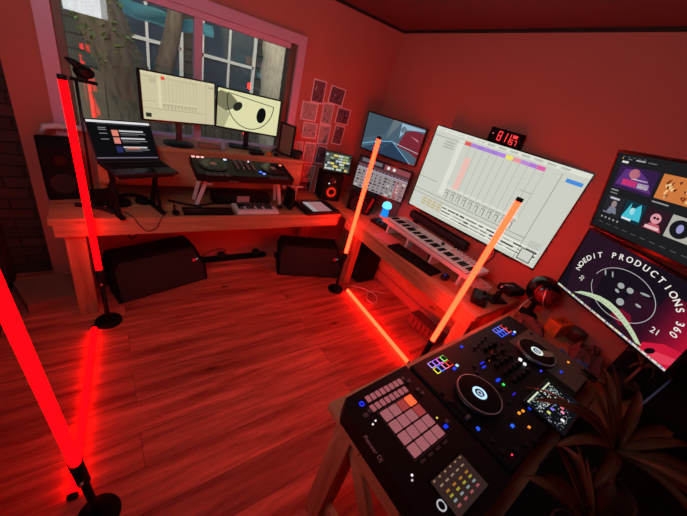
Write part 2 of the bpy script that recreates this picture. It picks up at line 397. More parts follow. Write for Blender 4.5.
m.build('wall', hb)
for (wx, wz, ww, wh) in ((-.76, 1.78, 1.0, 1.3), (.55, 1.78, .95, 1.3), (-2.6, 2.2, 1.0, 1.2)):
    m = mb('white'); 
    for sx in (-1, 1): m.box((wx+sx*ww/2, -.06, wz), (.06, .06, wh+.06))
    for k in (-1, 0, 1): m.box((wx, -.06, wz+k*wh/2), (ww, .06, .05))
    m.box((wx, -.06, wz), (.04, .05, wh)); f = m.build('window', hb)
    m = mb('sky_tint_glass'); m.box((wx, -.04, wz), (ww, .02, wh)); m.build('pane', f)
m = mb('fence')
for k in range(26): m.box((-1.9+k*.155, 0, .62), (.145, .025, 1.24+.03*(k % 3)))
for z in (.3, 1.0): m.box((0, .03, z), (4, .03, .08))
fo = m.build('garden_fence'); fo.location = (1.3, 6.2, -.15); tag(fo, 'weathered wooden board fence in front of the neighbouring house', 'fence')
m = mb('awning')
nx, nz_ = 14, 5; grid = []
for i in range(nx+1):
    row = []
    for j in range(nz_+1):
        u = i/nx; v = j/nz_
        row.append(m.bm.verts.new((u*1.15, .05*math.sin(u*9+v*3), -.04*u - .05*math.sin(u*PI) - v*(.17-.05*u) + .012*math.sin(u*17))))
    grid.append(row)
fs = [m.bm.faces.new((grid[i][j], grid[i+1][j], grid[i+1][j+1], grid[i][j+1])) for i in range(nx) for j in range(nz_)]
ex = bmesh.ops.solidify(m.bm, geom=fs, thickness=.006); m._fin(list(m.bm.faces), True)
ao = m.build('tarpaulin'); ao.location = (.10, 4.95, 2.06); tag(ao, 'pale blue tarpaulin strung behind the leaning tree', 'tarpaulin')

# ================================================================ DESKS
def obj_thing_mesh(name, label, cat, m, loc=(0, 0, 0), rot=(0, 0, 0), group=None):
    o = m.build(name); o.location = loc; o.rotation_euler = rot; return tag(o, label, cat, group)
# window desk
d = thing('workbench', 'long pine workbench running under the window', 'desk', (0, 0, 0))
m = mb('pine_x')
for i, (y0, y1) in enumerate(((2.12, 2.31), (2.313, 2.50), (2.503, 2.69))): m.box((.715, (y0+y1)/2, .73), (2.03, y1-y0, .04), bev=.003)
m.build('top', d)
m = mb('pine_x'); m.box((.715, 2.14, .67), (2.0, .035, .08), bev=.003); m.build('front_rail', d)
for x in (-.20,):
    m = mb('pine_z'); m.box((x, 2.2, .355), (.1, .075, .71), bev=.004); m.build('leg', d)
for x in (-.20, 1.665):
    m = mb('pine_z'); m.box((x, 2.62, .355), (.09, .07, .71), bev=.004); m.build('leg', d)
# ledge under monitors
d2 = thing('monitor_shelf', 'pine ledge under the window that carries the two monitors', 'shelf')
m = mb('pine_x'); m.box((.68, 2.56, 1.115), (1.46, .27, .03), bev=.003); m.build('shelf_board', d2)
m = mb('pine_x'); m.box((.68, 2.445, .975), (1.46, .022, .25)); m.build('front_board', d2)
for x in (-.03, 1.38):
    m = mb('pine_z'); m.box((x, 2.575, .925), (.035, .2, .35)); m.build('bracket', d2)
# right desk
d3 = thing('studio_desk', 'long pine desk along the right wall under the big screen', 'desk')
m = mb('pine_y')
for x0, x1 in ((1.768, 1.95), (1.953, 2.16), (2.163, 2.375)): m.box(((x0+x1)/2, 1.645, .73), (x1-x0, 2.08, .04), bev=.003)
m.build('top', d3)
m = mb('pine_y'); m.box((1.785, 1.35, .67), (.03, 1.46, .08), bev=.003); m.build('front_rail', d3)
for x, y in ((1.85, .68), (2.3, .68), (1.93, 2.03), (2.3, 2.62)):
    m = mb('pine_z'); m.box((x, y, .355), (.075, .09, .71), bev=.004); m.build('leg', d3)
m = mb('pine_y'); m.box((2.33, 1.6, .30), (.03, 1.6, .24), bev=.003); m.build('back_rail', d3)
# foreground desk
d4 = thing('mixing_desk', 'pine desk in the foreground carrying the DJ equipment', 'desk', (.585, .502, 0), (0, 0, math.radians(2.0)))
m = mb('pine_x')
for i in range(5): m.box((.885, -.1-.2*i, .73), (1.77, .197, .04), bev=.003)
m.build('top', d4)
m = mb('pine_x'); m.box((.91, -.045, .66), (1.7, .035, .10), bev=.003); m.build('front_rail', d4)
m = mb('pine_y'); m.box((.05, -.5, .66), (.035, .9, .10), bev=.003); m.build('side_rail', d4)
for x, y in ((.06, -.10), (1.72, -.10), (.06, -.92), (1.72, -.92)):
    m = mb('pine_z'); m.box((x, y, .355), (.09, .09, .71), bev=.004); m.build('leg', d4)
m = mb('pine_y'); m.box((.06, -.34, .38), (.03, .06, .72), rot=(math.radians(-38), 0, 0)); m.build('brace', d4)
m = mb('pine_y'); m.box((.06, -.5, .12), (.03, .76, .09)); m.build('foot_rail', d4)

# ================================================================ LIGHT TUBES
def tube_upright(x, y, lean, label, key, top=True):
    t = thing('light_tube', label, 'light tube', (x, y, 0), lean)
    m = mb('matte'); m.lathe([(.076, 0), (.078, .004), (.076, .014), (.03, .018)], seg=36); m.build('base_plate', t)
    m = mb('black'); m.cyl((0, 0, .014), (0, 0, .30), .014); m.cyl((0, 0, .30), (0, 0, .44), .021); m.build('post', t)
    m = mb('metal'); m.cyl((.0, -.02, .34), (.0, -.035, .34), .006, seg=12); m.build('screw', t)
    m = mb(key); m.cyl((0, 0, .44), (0, 0, 1.49), .0165, seg=28); m.build('tube', t)
    m = mb('black'); m.cyl((0, 0, 1.49), (0, 0, 1.51), .018, seg=28); m.build('end_cap', t)
    return t
tube_upright(-.098, 2.045, (0, math.radians(-1.0), 0), 'upright glowing red light tube in front of the laptop end of the workbench', 'tube_red')
tube_upright(1.743, 1.92, (0, 0, 0), 'upright orange light tube at the corner where the two desks meet', 'tube_orange')
tube_upright(1.675, .769, (math.radians(2.4), math.radians(1.7), 0), 'upright orange light tube crossing in front of the big screen', 'tube_orange')
tube_upright(-.175, .834, (0, math.radians(-2.4), 0), 'nearest red light tube standing at the left edge', 'tube_red')
def tube_floor(a, b, label, key):
    a = Vector((*a, .022)); b = Vector((*b, .022)); v = b-a
    t = thing('light_tube', label, 'light tube', (a.x, a.y, .021), (0, 0, math.atan2(v.y, v.x))); L_ = v.length
    m = mb(key); m.cyl((.015, 0, 0), (L_-.015, 0, 0), .0155); m.build('tube', t)
    for x in (0, L_-.015): m = mb('black'); m.cyl((x, 0, 0), (x+.015, 0, 0), .020); m.build('end_cap', t)
tube_floor((1.846, 1.865), (1.786, .87), 'orange-red light tube lying on the floor along the right desk', 'tube_orange')
tube_floor((-.175, 1.99), (-.26, .94), 'red light tube lying on the floor at the left', 'tube_red')

# ================================================================ MONITORS
def monitor(name, label, c, yaw, tilt, w, h, depth=.03, bez=.009, chin=.012, cat='monitor', roll=0):
    t = thing(name, label, cat, c, (-math.radians(tilt), math.radians(roll), math.radians(yaw+90)))
    m = mb('black'); m.box((0, depth/2+.002, 0), (w, depth, h), bev=.003)
    m.box((0, depth+.012, -h*.05), (w*.55, .03, h*.5), bev=.008); m.build('housing', t)
    m = mb('gloss'); iw, ih = w-2*bez, h-bez-chin
    for x in (-1, 1): m.box((x*(w-bez)/2, 0, 0), (bez, .006, h))
    m.box((0, 0, (h-bez)/2), (iw, .006, bez)); m.box((0, 0, -(h-chin)/2), (iw, .006, chin)); m.build('bezel', t)
    pc = Pic(iw, ih, .001, cz=(chin-bez)/2)
    return t, pc
def daw(pc, w, base, cols, fade, seed=1):
    rnd = random.Random(seed)
    pc.rect(0, 0, 1, 1, base); pc.lay()
    dk = tuple(int(v*.62) for v in base); lt = tuple(min(255, int(v*1.08)) for v in base); md = tuple(int(v*.85) for v in base)
    pc.rect(0, .955, 1, 1, lt); pc.rect(0, .9, .24, .905, dk)
    for k in range(12): x = .02+k*.075; pc.rect(x, .965, x+.05, .985, md)
    n = len(cols); x0 = .245; cw = .0485
    for k, c in enumerate(cols): pc.rect(x0+k*cw, .895, x0+(k+1)*cw-.002, .935, c)
    for k in range(n+1): x = x0+k*cw; pc.rect(x-.0008, .40, x+.0008, .93, dk)
    pc.rect(.2, .28, .245, .93, lt)
    for k in range(n):
        x = x0+k*cw; pc.rect(x+.004, .385, x+cw-.004, .405, lt); pc.rect(x+.004, .35, x+cw-.004, .372, md)
    pc.rect(0, .395, .16, .40, dk); pc.rect(0, .24, .87, .246, dk); pc.rect(.1, .8, .17, .805, dk)
    for k in range(3): pc.rect(.1, .8+.03*k, .18, .815+.03*k, md)
    pc.lay()
    for k in range(n):
        x = x0+k*cw; pc.rect(x+.03, .26, x+.034, .34, fade); pc.rect(x+.008, .33, x+.03, .336, fade); pc.rect(x+.01, .27, x+.012, .33, fade)
    pc.rect(.868, .0, .871, .93, dk); pc.rect(.90, .87, .985, .905, (70, 140, 220) if sum(base) > 590 else md)
    return dk, lt, md
# big screen
t, pc = monitor('television', 'large flat screen on the right wall showing a music mixer layout', (2.3, 1.227, 1.344), 187.3, .5, 1.172, .711, .045, .008, .014, 'television')
cols = [(225, 90, 90), (175, 130, 215), (165, 125, 215), (170, 130, 220), (170, 120, 215), (180, 130, 225), (238, 225, 110), (235, 150, 160), (190, 140, 215), (180, 120, 215), (225, 100, 170)]
base = (205, 208, 196)
dk, lt, md = daw(pc, 1.1, base, cols, (70, 72, 70))
pc.rect(.29, .40, .335, .78, (236, 190, 180)); pc.rect(.0, .195, .86, .20, dk)
for z in (.165, .125, .085, .05): pc.rect(.28, z, .98, z+.012, (238, 240, 228))
pc.lay()
rnd = random.Random(3)
for z, th in ((.148, .02), (.105, .02), (.068, .013)):
    x = .28
    while x < .97:
        L_ = rnd.uniform(.02, .09); a = rnd.uniform(.2, 1)*th; pc.rect(x, z-a/2, min(.975, x+L_), z+a/2, (70, 72, 68)); x += L_+rnd.uniform(.004, .03)
for k in range(4): 
    for j in range(3): pc.rect(.1+.045*k, .08+.035*j, .135+.045*k, .1+.035*j, (196, 176, 130))
pc.rect(.70, .66, .78, .668, md)
pc.rect(.885, .02, .965, .15, (60, 62, 60)); pc.lay(); pc.rect(.89, .03, .96, .14, base)
for k in range(5): pc.rect(.905, .16+.02*k, .97, .168+.02*k, md)
pc.done('screen', t)
m = mb('gunmetal'); m.box((0, .063, 0), (.3, .035, .3)); m.build('wall_mount', t)
# soundbar on desk
so = thing('soundbar', 'long black soundbar lying under the big screen behind the keyboard', 'soundbar', (2.30, 1.46, .75), (0, 0, PI/2))
m = mb('grille'); m.box((0, 0, .155), (.66, .075, .075), bev=.02); m.build('cabinet', so)
for x in (-.25, .25): m = mb('gunmetal'); m.box((x, 0, .0605), (.03, .05, .121)); m.build('foot', so)
# clock
ck = thing('digital_clock', 'black digital clock with red digits on top of the big screen', 'clock', (2.30, 1.256, 1.70), (0, 0, math.radians(-90)))
m = mb('matte'); m.box((0, .02, .0475), (.25, .04, .095), bev=.003); m.build('case', ck)
pc = Pic(.25, .095, -.0015, 'led', cz=.0475)
SEG = {'a': ((0, 1), (1, 1)), 'b': ((1, .5), (1, 1)), 'c': ((1, 0), (1, .5)), 'd': ((0, 0), (1, 0)), 'e': ((0, 0), (0, .5)), 'f': ((0, .5), (0, 1)), 'g': ((0, .5), (1, .5))}
DG = {'1': 'bc', '8': 'abcdefg', '2': 'abged', '7': 'abc', '6': 'afgedc', '5': 'afgcd', '4': 'fgbc', '0': 'abcdef', 'F': 'aefg', '3': 'abgcd'}
def digit(pc, ch, u, v, w, h, t, col=(255, 60, 60)):
    for s_ in DG[ch]:
        (a, b), (c, d_) = SEG[s_]; pc.line([(u+a*w, v+b*h), (u+c*w, v+d_*h)], t, col)
digit(pc, '8', .30, .2, .10, .6, .006); digit(pc, '1', .48, .2, .08, .6, .006); digit(pc, '1', .62, .2, .06, .6, .006)
digit(pc, '5', .72, .15, .07, .32, .005); digit(pc, '7', .84, .15, .06, .32, .005); pc.rect(.74, .6, .88, .8, (255, 60, 60)); pc.ell(.12, .55, .015, .04, (255, 120, 120))
pc.done('digits', ck)

# left pair of monitors on ledge
t, pc = monitor('monitor', 'left monitor on the window ledge showing a pale mixer layout', (.442, 2.488, 1.429), 285.6, 4, .49, .29)
daw(pc, .48, (204, 196, 160), [(225, 70, 50)] + [(196, 188, 152)]*9, (90, 88, 70), 5)
pc.rect(.03, .05, .10, .14, (50, 50, 45)); pc.rect(.245, .88, .29, .95, (230, 70, 50)); pc.done('screen', t)
m = mb('gunmetal'); m.box((0, .05, -.17), (.035, .02, .20)); m.build('neck', t)
m = mb('black'); m.lathe([(.1, 0), (.1, .008), (.04, .012)], c=(0, .06, -.2945), mtx=Matrix.Rotation(math.radians(4), 3, 'X')); m.build('stand_base', t)
t, pc = monitor('monitor', 'right monitor on the window ledge showing bold black line drawing', (.949, 2.604, 1.409), 260.8, 0, .49, .29)
cream = (222, 220, 172)
pc.rect(0, 0, 1, 1, cream); pc.lay(); pc.poly([(0, .3), (.25, .55), (.3, .75), (.2, .9), (.05, .95), (0, .9)], (120, 118, 90)); pc.lay(); pc.poly([(0, .0), (.12, .0), (.2, .4), (0, .55)], (176, 174, 134)); pc.lay()
pts = [(.14+.37*(1-math.cos(a))*1.02, .80-.74*math.sin(a)) for a in [PI*k/24 for k in range(25)]]
pc.line([(p_[0], p_[1]) for p_ in pts], .006, (18, 18, 16)); pc.line([(.14, .80), (.15, .93), (.9, .80)], .005, (18, 18, 16))
pc.ell(.70, .50, .075, .22, (16, 16, 18), rot=-.15); pc.ell(.31, .62, .085, .10, (40, 40, 34), rot=.8)
pc.done('screen', t)
m = mb('gunmetal'); m.box((0, .045, -.18), (.04, .02, .22)); m.build('neck', t)
m = mb('black'); m.box((0, .03, -.2725), (.26, .13, .012), bev=.005); m.build('stand_base', t)
# side picture frame standing beside it
fr_ = thing('picture_frame', 'small black framed panel standing beside the right ledge monitor', 'frame', (1.275, 2.545, 1.13), (0, 0, math.radians(-62)))
m = mb('black')
for x in (-.07, .07): m.box((x, 0, .13), (.01, .02, .26))
for z in (.005, .255): m.box((0, 0, z), (.15, .02, .01))
m.box((0, .008, .13), (.14, .004, .25)); m.build('frame', fr_)
m = mb('card'); m.box((0, .002, .13), (.13, .006, .235)); m.build('picture', fr_)

# right-corner pair
t, pc = monitor('monitor', 'upper corner monitor showing a bluish road view with red car', (2.202, 2.252, 1.46), 206.2, -4, .6, .35)
pc.rect(0, 0, 1, 1, (74, 96, 112)); pc.lay()
pc.poly([(0, .0), (.45, .42), (.5, .42), (.3, 0)], (52, 70, 92)); pc.poly([(0, .3), (.35, .55), (.45, 1), (0, 1)], (66, 86, 98)); pc.poly([(.4, .45), (.6, 1), (.45, 1)], (100, 116, 122)); pc.lay()
pc.poly([(.62, .35), (.7, .78), (.85, .9), (1, .86), (1, .2), (.85, .3)], (120, 40, 52)); pc.poly([(.3, 0), (.5, .4), (.55, .4), (.9, 0)], (44, 62, 84)); pc.lay()
pc.line([(0, .12), (.25, .3), (.52, .44)], .006, (120, 185, 225)); pc.line([(.52, .44), (.74, .2), (.92, 0)], .006, (120, 185, 225)); pc.line([(.55, .42), (1, .34)], .005, (190, 190, 205))
pc.poly([(.62, .6), (.72, .85), (1, .93), (1, .97), (.6, .98)], (150, 180, 200)); pc.ell(.66, .82, .05, .09, (40, 44, 56)); pc.poly([(.8, .72), (.95, .62), (.93, .68)], (190, 120, 130)); pc.done('screen', t)
m = mb('gunmetal'); m.box((0, .085, 0), (.1, .09, .1)); m.build('mount', t)
t, pc = monitor('monitor', 'lower corner monitor showing grey rack panels', (2.123, 2.151, 1.099), 211, 3, .54, .314)
pc.rect(0, 0, 1, 1, (48, 30, 36)); pc.lay(); pc.rect(.05, .86, .45, .97, (110, 100, 108)); pc.rect(.0, .68, 1, .80, (92, 60, 64)); pc.rect(.5, .82, 1, .98, (140, 70, 76)); pc.rect(0, .0, 1, .66, (150, 140, 142)); pc.rect(.8, 0, 1, .66, (180, 70, 76)); pc.lay()
pc.ell(.58, .9, .03, .05, (220, 220, 220)); pc.ell(.69, .9, .03, .05, (220, 220, 220))
rnd = random.Random(9)
for i in range(11):
    for j in range(6):
        u = .02+i*.089; pc.rect(u+.01, .03+j*.1, u+rnd.uniform(.03, .075), .08+j*.1, rnd.choice([(60, 52, 56), (80, 72, 76), (200, 195, 195), (110, 100, 104)]))
for i in range(14): pc.rect(.04+i*.07, .7, .07+i*.07, .73, (150, 110, 110))
pc.rect(0, .655, 1, .675, (170, 180, 210)); pc.done('screen', t)
m = mb('gunmetal'); m.tube([(0, .04, 0), (0, .14, .01), (.02, .28, .01)], .015); m.build('wall_arm', t)

# far-right pair
t, pc = monitor('monitor', 'upper right screen showing a dark page of album covers', (1.912, .201, 1.668), 150, -14.5, .68, .398, roll=-3)
pc.rect(0, 0, 1, 1, (30, 29, 32)); pc.lay()
for u in (.04, .08, .12, .16, .2): pc.rect(u, .955, u+.02, .965, (90, 90, 92))
pc.rect(.04, .93, .05, .945, (190, 150, 80)); pc.rect(.09, .93, .12, .942, (120, 118, 120)); pc.rect(.15, .93, .22, .945, (170, 170, 172)); pc.rect(.24, .93, .3, .942, (100, 100, 104))
pc.rect(.05, .885, .10, .91, (215, 215, 215))
pc.rect(.05, .57, .345, .86, (52, 30, 70)); pc.rect(.37, .58, .66, .86, (205, 120, 62)); pc.rect(.05, .53, .11, .545, (150, 150, 150)); pc.rect(.37, .53, .48, .545, (150, 150, 150)); pc.rect(.69, .58, .97, .86, (60, 90, 110))
pc.rect(.05, .49, .11, .505, (120, 120, 120))
x = .045
for c_ in ((38, 38, 44), (20, 50, 62), (46, 24, 34), (176, 172, 164), (44, 44, 60), (70, 50, 40)): pc.rect(x, .21, x+.15, .47, c_); x += .162
pc.lay()
pc.poly([(.06, .62), (.10, .82), (.2, .84), (.29, .74), (.34, .6)], (92, 50, 122)); pc.ell(.18, .78, .04, .06, (190, 110, 120)); pc.rect(.11, .63, .225, .70, (215, 50, 110)); pc.rect(.23, .63, .31, .69, (210, 200, 205)); pc.rect(.17, .715, .29, .728, (225, 220, 220))
for i in range(34):
    u = rnd.uniform(.40, .63); v = rnd.uniform(.62, .82); pc.poly([(u, v), (u+.02, v+.02), (u+.01, v-.03)], rnd.choice([(120, 50, 30), (235, 190, 130), (90, 40, 30), (240, 205, 150)]))
pc.ell(.12, .36, .022, .045, (150, 130, 130)); pc.poly([(.08, .24), (.095, .32), (.145, .32), (.165, .24)], (120, 124, 140)); pc.rect(.07, .42, .15, .445, (190, 190, 200)); pc.rect(.05, .225, .12, .235, (150, 150, 160))
pc.poly([(.21, .25), (.25, .45), (.26, .34), (.32, .46), (.34, .36), (.35, .25)], (70, 190, 210)); pc.ell(.275, .35, .02, .045, (180, 225, 230)); pc.rect(.215, .225, .29, .25, (225, 230, 230))
pc.ell(.445, .36, .035, .06, (220, 150, 160)); pc.poly([(.385, .22), (.42, .3), (.48, .3), (.51, .22)], (190, 90, 105)); pc.rect(.395, .23, .49, .265, (235, 205, 210))
pc.ell(.605, .335, .06, .105, (24, 24, 30)); pc.ell(.77, .34, .05, .09, (120, 120, 170)); pc.lay()
pc.ell(.436, .365, .009, .016, (40, 20, 26)); pc.ell(.457, .365, .009, .016, (40, 20, 26)); pc.ell(.605, .34, .02, .05, (150, 150, 200))
for k in range(5): pc.ell(.06+.035*k, .16, .008, .014, (150, 150, 150))
for k in range(12): pc.rect(.05+.07*k, .08, .09+.07*k, .09, (80, 80, 84))
pc.done('screen', t)
m = mb('gunmetal'); m.box((0, .07, 0), (.1, .05, .1)); m.tube([(0, .09, 0), (-.03, .22, -.08), (.05, .33, -.12), (.13, .49, -.15)], .016); m.build('wall_arm', t)
R2W, R2H = .68, .398
t, pc = monitor('monitor', 'lower right screen showing the circular production logo', (2.014, .149, 1.245), 152.5, -6.3, R2W, R2H)
SW, SH = R2W-.018, R2H-.021
pc.rect(0, 0, 1, 1, (24, 16, 26)); pc.lay(); pc.poly([(.35, 0), (.3, .6), (.55, 1), (.0, 1), (0, .6), (.1, 0)], (38, 20, 34)); pc.lay()
def grad(u0, v0, u1, v1, c0, c1, n=14):
    for k in range(n):
        a = k/n; b = (k+1)/n; c_ = tuple(int(c0[i]*(1-a)+c1[i]*a) for i in range(3)); pc.rect(u0+(u1-u0)*a, v0, u0+(u1-u0)*b, v1, c_)
grad(.74, .03, 1, .80, (50, 14, 32), (188, 18, 52)); grad(.55, .03, .74, .6, (38, 20, 34), (50, 14, 32), 6); pc.lay(); pc.poly([(.80, .03), (1, .03), (1, .30), (.9, .26), (.80, .12)], (205, 26, 58)); pc.poly([(.52, .15), (.62, .1), (.68, .2), (.64, .3), (.56, .3)], (120, 14, 40)); pc.lay(); pc.poly([(.84, .04), (.95, .04), (1, .10), (1, .2), (.9, .13)], (226, 60, 86)); pc.lay()
CU, CV = .497, .45
def earc(rx, rz, a0, a1, th, col, n=70):
    pc.line([(CU+rx*math.cos(a0+(a1-a0)*k/n)/SW, CV+rz*math.sin(a0+(a1-a0)*k/n)/SH) for k in range(n+1)], th, col)
earc(.163, .122, -.95*PI, .95*PI, .0028, (190, 188, 190)); pc.lay()
word = 'NOEDIT PRODUCTIONS 360'
for i, ch in enumerate(word):
    a = math.radians(183 - 8.9*i)
    x_, z_ = .267*math.cos(a), .172*math.sin(a); nr = math.atan2(.267*math.sin(a), .172*math.cos(a))
    if ch != ' ':
        for ox in (-.0009, 0, .0009): pc.text(ch, CU+(x_+ox)/SW, CV+z_/SH, .041, (236, 232, 226), nr-PI/2)
pc.text('20', .168, .32, .032, (225, 220, 214), math.radians(75)); pc.text('21', .815, .32, .040, (236, 232, 226), math.radians(5))
for u, v, ru, rv, r_ in ((.31, .59, .016, .004, -1.0), (.365, .62, .016, .004, -1.0), (.464, .553, .017, .014, 0), (.536, .564, .016, .014, 0), (.462, .467, .013, .007, -.2), (.526, .367, .019, .018, 0), (.63, .626, .022, .005, .2), (.638, .461, .014, .006, 0)):
    pc.ell(u, v, ru/SW, rv/SH, (160, 166, 164), rot=r_)
pc.lay()
OUT = [(.175, .068), (.23, .155), (.298, .213), (.38, .265), (.468, .285), (.56, .265), (.651, .213), (.73, .15), (.809, .067)]
INN = [(.771, .050), (.69, .115), (.601, .165), (.51, .195), (.41, .20), (.32, .165), (.25, .12)]
for k in range(8):
    a_, b_ = OUT[k], OUT[k+1]; c_, d_q = (INN[::-1]+[INN[0]])[max(0, k-1)], (INN[::-1]+[INN[0]])[min(k, 7)]
    if k == 0: pc.poly([a_, (.25, .12), b_], (190, 208, 172))
    else: pc.poly([a_, c_, d_q, b_], (190, 208, 172))
pc.poly([OUT[8], OUT[7], INN[0]], (190, 208, 172))
pc.lay()
for k in range(7):
    for t_ in (.2, .5, .8):
        u0 = OUT[k+1][0]*(1-t_)+OUT[min(8, k+2)][0]*t_; v0 = (OUT[k+1][1]*(1-t_)+OUT[min(8, k+2)][1]*t_)-.045
        if k < 6: pc.rect(u0-.003, v0-.008, u0+.003, v0+.008, (110, 122, 100))
pc.ell(.865, .085, .035, .035, (20, 8, 14), rot=.9)
grad(0, 0, 1, .03, (190, 205, 195), (225, 200, 205)); pc.lay()
for k in range(40):
    u = .01+k*.0245; pc.rect(u, .006, u+.014, .029, rnd.choice([(200, 120, 120), (120, 150, 190), (220, 220, 200), (150, 180, 140), (90, 80, 100), (230, 220, 120)]))
pc.done('screen', t)
m = mb('gunmetal'); m.box((0, .07, 0), (.1, .05, .1)); m.tube([(0, .09, 0), (-.05, .2, 0), (.02, .30, .02), (.10, .38, .03)], .016); m.build('wall_arm', t)

# ================================================================ LAPTOP ON STAND
lp = thing('laptop', 'open laptop on a raised stand showing a dark list page', 'laptop', (.125, 2.24, 1.075), (0, 0, math.radians(18)))
m = mb('gunmetal'); m.box((0, -.10, -.009), (.345, .235, .016), bev=.004); m.build('base', lp)
m = mb('matte')
for r in range(5):
    for k in range(14): m.box((-.148+.0228*k, -.035-.019*r, .001), (.0195, .016, .004))
m.build('keyboard', lp)
m = mb('gloss'); m.box((0, -.17, .0), (.11, .07, .002)); m.build('touchpad', lp)
ld = MB().use('gunmetal'); X = Matrix.Translation((0, .018, .0)) @ Matrix.Rotation(math.radians(-30), 4, 'X')
ld.box((0, .004, .115), (.345, .007, .235), bev=.002, mtx=X); ldo = ld.build('lid', lp)
pc = Pic(.33, .215, -.0, cz=.118)
pc.rect(0, 0, 1, 1, (14, 14, 17)); pc.lay(); pc.rect(0, .94, 1, 1, (225, 222, 225)); pc.rect(.14, .9, .98, .93, (60, 60, 64)); pc.rect(0, 0, 1, .03, (110, 100, 120))
for i, v in enumerate((.72, .52, .28)):
    pc.rect(.33, v-.12, .43, v+.04, ((225, 130, 110), (220, 130, 120), (40, 44, 90))[i]); pc.rect(.45, v, .85, v+.04, (200, 195, 200)); pc.rect(.46, v-.06, .88, v-.035, (120, 116, 120)); pc.rect(.46, v-.1, .75, v-.08, (80, 78, 84))
pc.rect(.5, .26, .72, .29, (235, 110, 60))
for v in (.8, .75, .65, .5): pc.rect(.14, v, .26, v+.02, (130, 130, 134))
so_ = pc.done('screen', lp); so_.data.transform(X)
st = thing('laptop_stand', 'black folding stand holding the laptop above the workbench', 'stand', (.125, 2.24, .75), (0, 0, math.radians(18)))
m = mb('matte'); m.box((0, -.1, .300), (.30, .22, .012), bev=.003); m.build('platform', st)
for x in (-.12, .12):
    m = mb('matte'); m.box((x, -.0, .155), (.02, .025, .31), rot=(math.radians(18), 0, 0)); m.box((x, -.03, .15), (.016, .02, .31), rot=(math.radians(-18), 0, 0)); m.box((x, -.02, .008), (.03, .2, .014)); m.build('leg', st)
# camera on tripod arm left of window
cmt = thing('webcam', 'small black camera on a plate on a slim pole by the window', 'camera', (-.09, 2.41, .75))
m = mb('gunmetal'); m.cyl((0, 0, .0), (0, 0, .70), .007, seg=12); m.cyl((0, 0, 0), (0, 0, .012), .022); m.build('pole', cmt)
m = mb('matte'); m.box((.035, 0, .700), (.12, .08, .008), rot=(0, .05, 0)); m.build('plate', cmt)
m = mb('black'); m.ball((.04, 0, .745), .04, (1.2, 1, .85)); m.box((.03, 0, .715), (.05, .04, .03), bev=.006); m.tube([(.03, 0, .755), (.0, -.01, .785), (-.03, -.02, .80)], [.03, .018, .006]); m.build('body', cmt)
m = mb('gloss'); m.cyl((.05, -.035, .745), (.05, -.048, .745), .018); m.build('lens', cmt)
# speaker/bag at left end of the workbench
sp = thing('studio_speaker', 'black speaker cabinet at the left end of the workbench', 'speaker', (-.235, 2.49, .75), (0, 0, math.radians(8)))
m = mb('matte'); m.box((0, .02, .165), (.17, .24, .33), bev=.012); m.build('cabinet', sp)
m = mb('grille'); m.cyl((0, -.10, .11), (0, -.107, .11), .062); m.build('woofer', sp)
m = mb('black'); m.cyl((0, -.10, .25), (0, -.107, .25), .03); m.build('tweeter', sp)
m = mb('paper'); m.tube([(-.07, 0, .36), (-.06, 0, .395), (.0, .02, .40), (.2, .05, .39)], .018); o = m.build('paper_roll'); o.location = (-.22, 2.58, .745); tag(o, 'rolled pink sheet lying on the speaker at the left', 'paper roll')

# ================================================================ WORKBENCH ITEMS
def cable(pts, r, label, key='rubber', group=None):
    P = [Vector(p) for p in pts]; Q = []
    for i in range(len(P)-1):
        p0 = P[max(i-1, 0)]; p1 = P[i]; p2 = P[i+1]; p3 = P[min(i+2, len(P)-1)]
        for k in range(6):
            t = k/6; Q.append(.5*((2*p1)+(-p0+p2)*t+(2*p0-5*p1+4*p2-p3)*t*t+(-p0+3*p1-3*p2+p3)*t**3))
    Q.append(P[-1]); m = mb(key); m.tube([q-P[0] for q in Q], r, 6); o = m.build('cable'); o.location = P[0]; return tag(o, label, 'cable', group)
# dj controller on stand (back)
dj = thing('dj_controller', 'small DJ controller on a metal stand below the window', 'dj controller', (.812, 2.215, 1.065), (math.radians(11), 0, 0))
DW, DD = .70, .245
m = mb('black'); m.box((0, 0, .0), (DW, DD, .055), bev=.006); m.build('body', dj)
for s_ in (-1, 1):
    m = mb('gunmetal'); m.ring((s_*.22, .01, .028), .075, .09, .008); j = m.build('jog_rim', dj)
    m = mb('gloss'); m.cyl((s_*.22, .01, .026), (s_*.22, .01, .038), .075, seg=36); j = m.build('jog_wheel', dj)
    m = mb('paint', (190, 150, 140)); m.cyl((s_*.22, .01, .038), (s_*.22, .01, .039), .022); m.build('jog_label', j)
m = mb('paint')
for i in range(4):
    for k in range(4): m = mb('paint', (120, 100, 100)); m.cyl((-.06+.04*i, .08-.035*k, .027), (-.06+.04*i, .08-.035*k, .045), .008, seg=10); m.build('knob', dj)
for s_ in (-1, 1):
    m = mb('paint')
    for i in range(4):
        for k in range(2): m.use('paint', (70, 66, 70)); m.box((s_*.22-.06+.04*i, -.105-.022*k, .03), (.032, .017, .006))
    m.build('pads', dj)
m = mb('led')
for (x, y, c_) in ((-.12, .12, (200, 220, 255)), (.10, -.06, (60, 110, 255)), (.12, -.09, (120, 150, 255)), (.06, .12, (230, 230, 230)), (-.33, .13, (255, 180, 170)), (-.30, .13, (255, 180, 170)), (-.27, .13, (255, 180, 170)), (.31, .1, (255, 120, 90))):
    m = mb('led', c_); m.box((x, y*.8, .030), (.02, .012, .006)); m.build('indicator_light', dj)
m = mb('paint', (150, 120, 120)); m.text('Pioneer', Matrix.Translation((-.12, -.1505, 0)) @ Matrix.Rotation(PI/2, 4, 'X'), .02); m.build('badge', dj)
stn = thing('controller_stand', 'pale metal stand legs under the DJ controller below the window', 'stand', (.835, 2.285, .75))
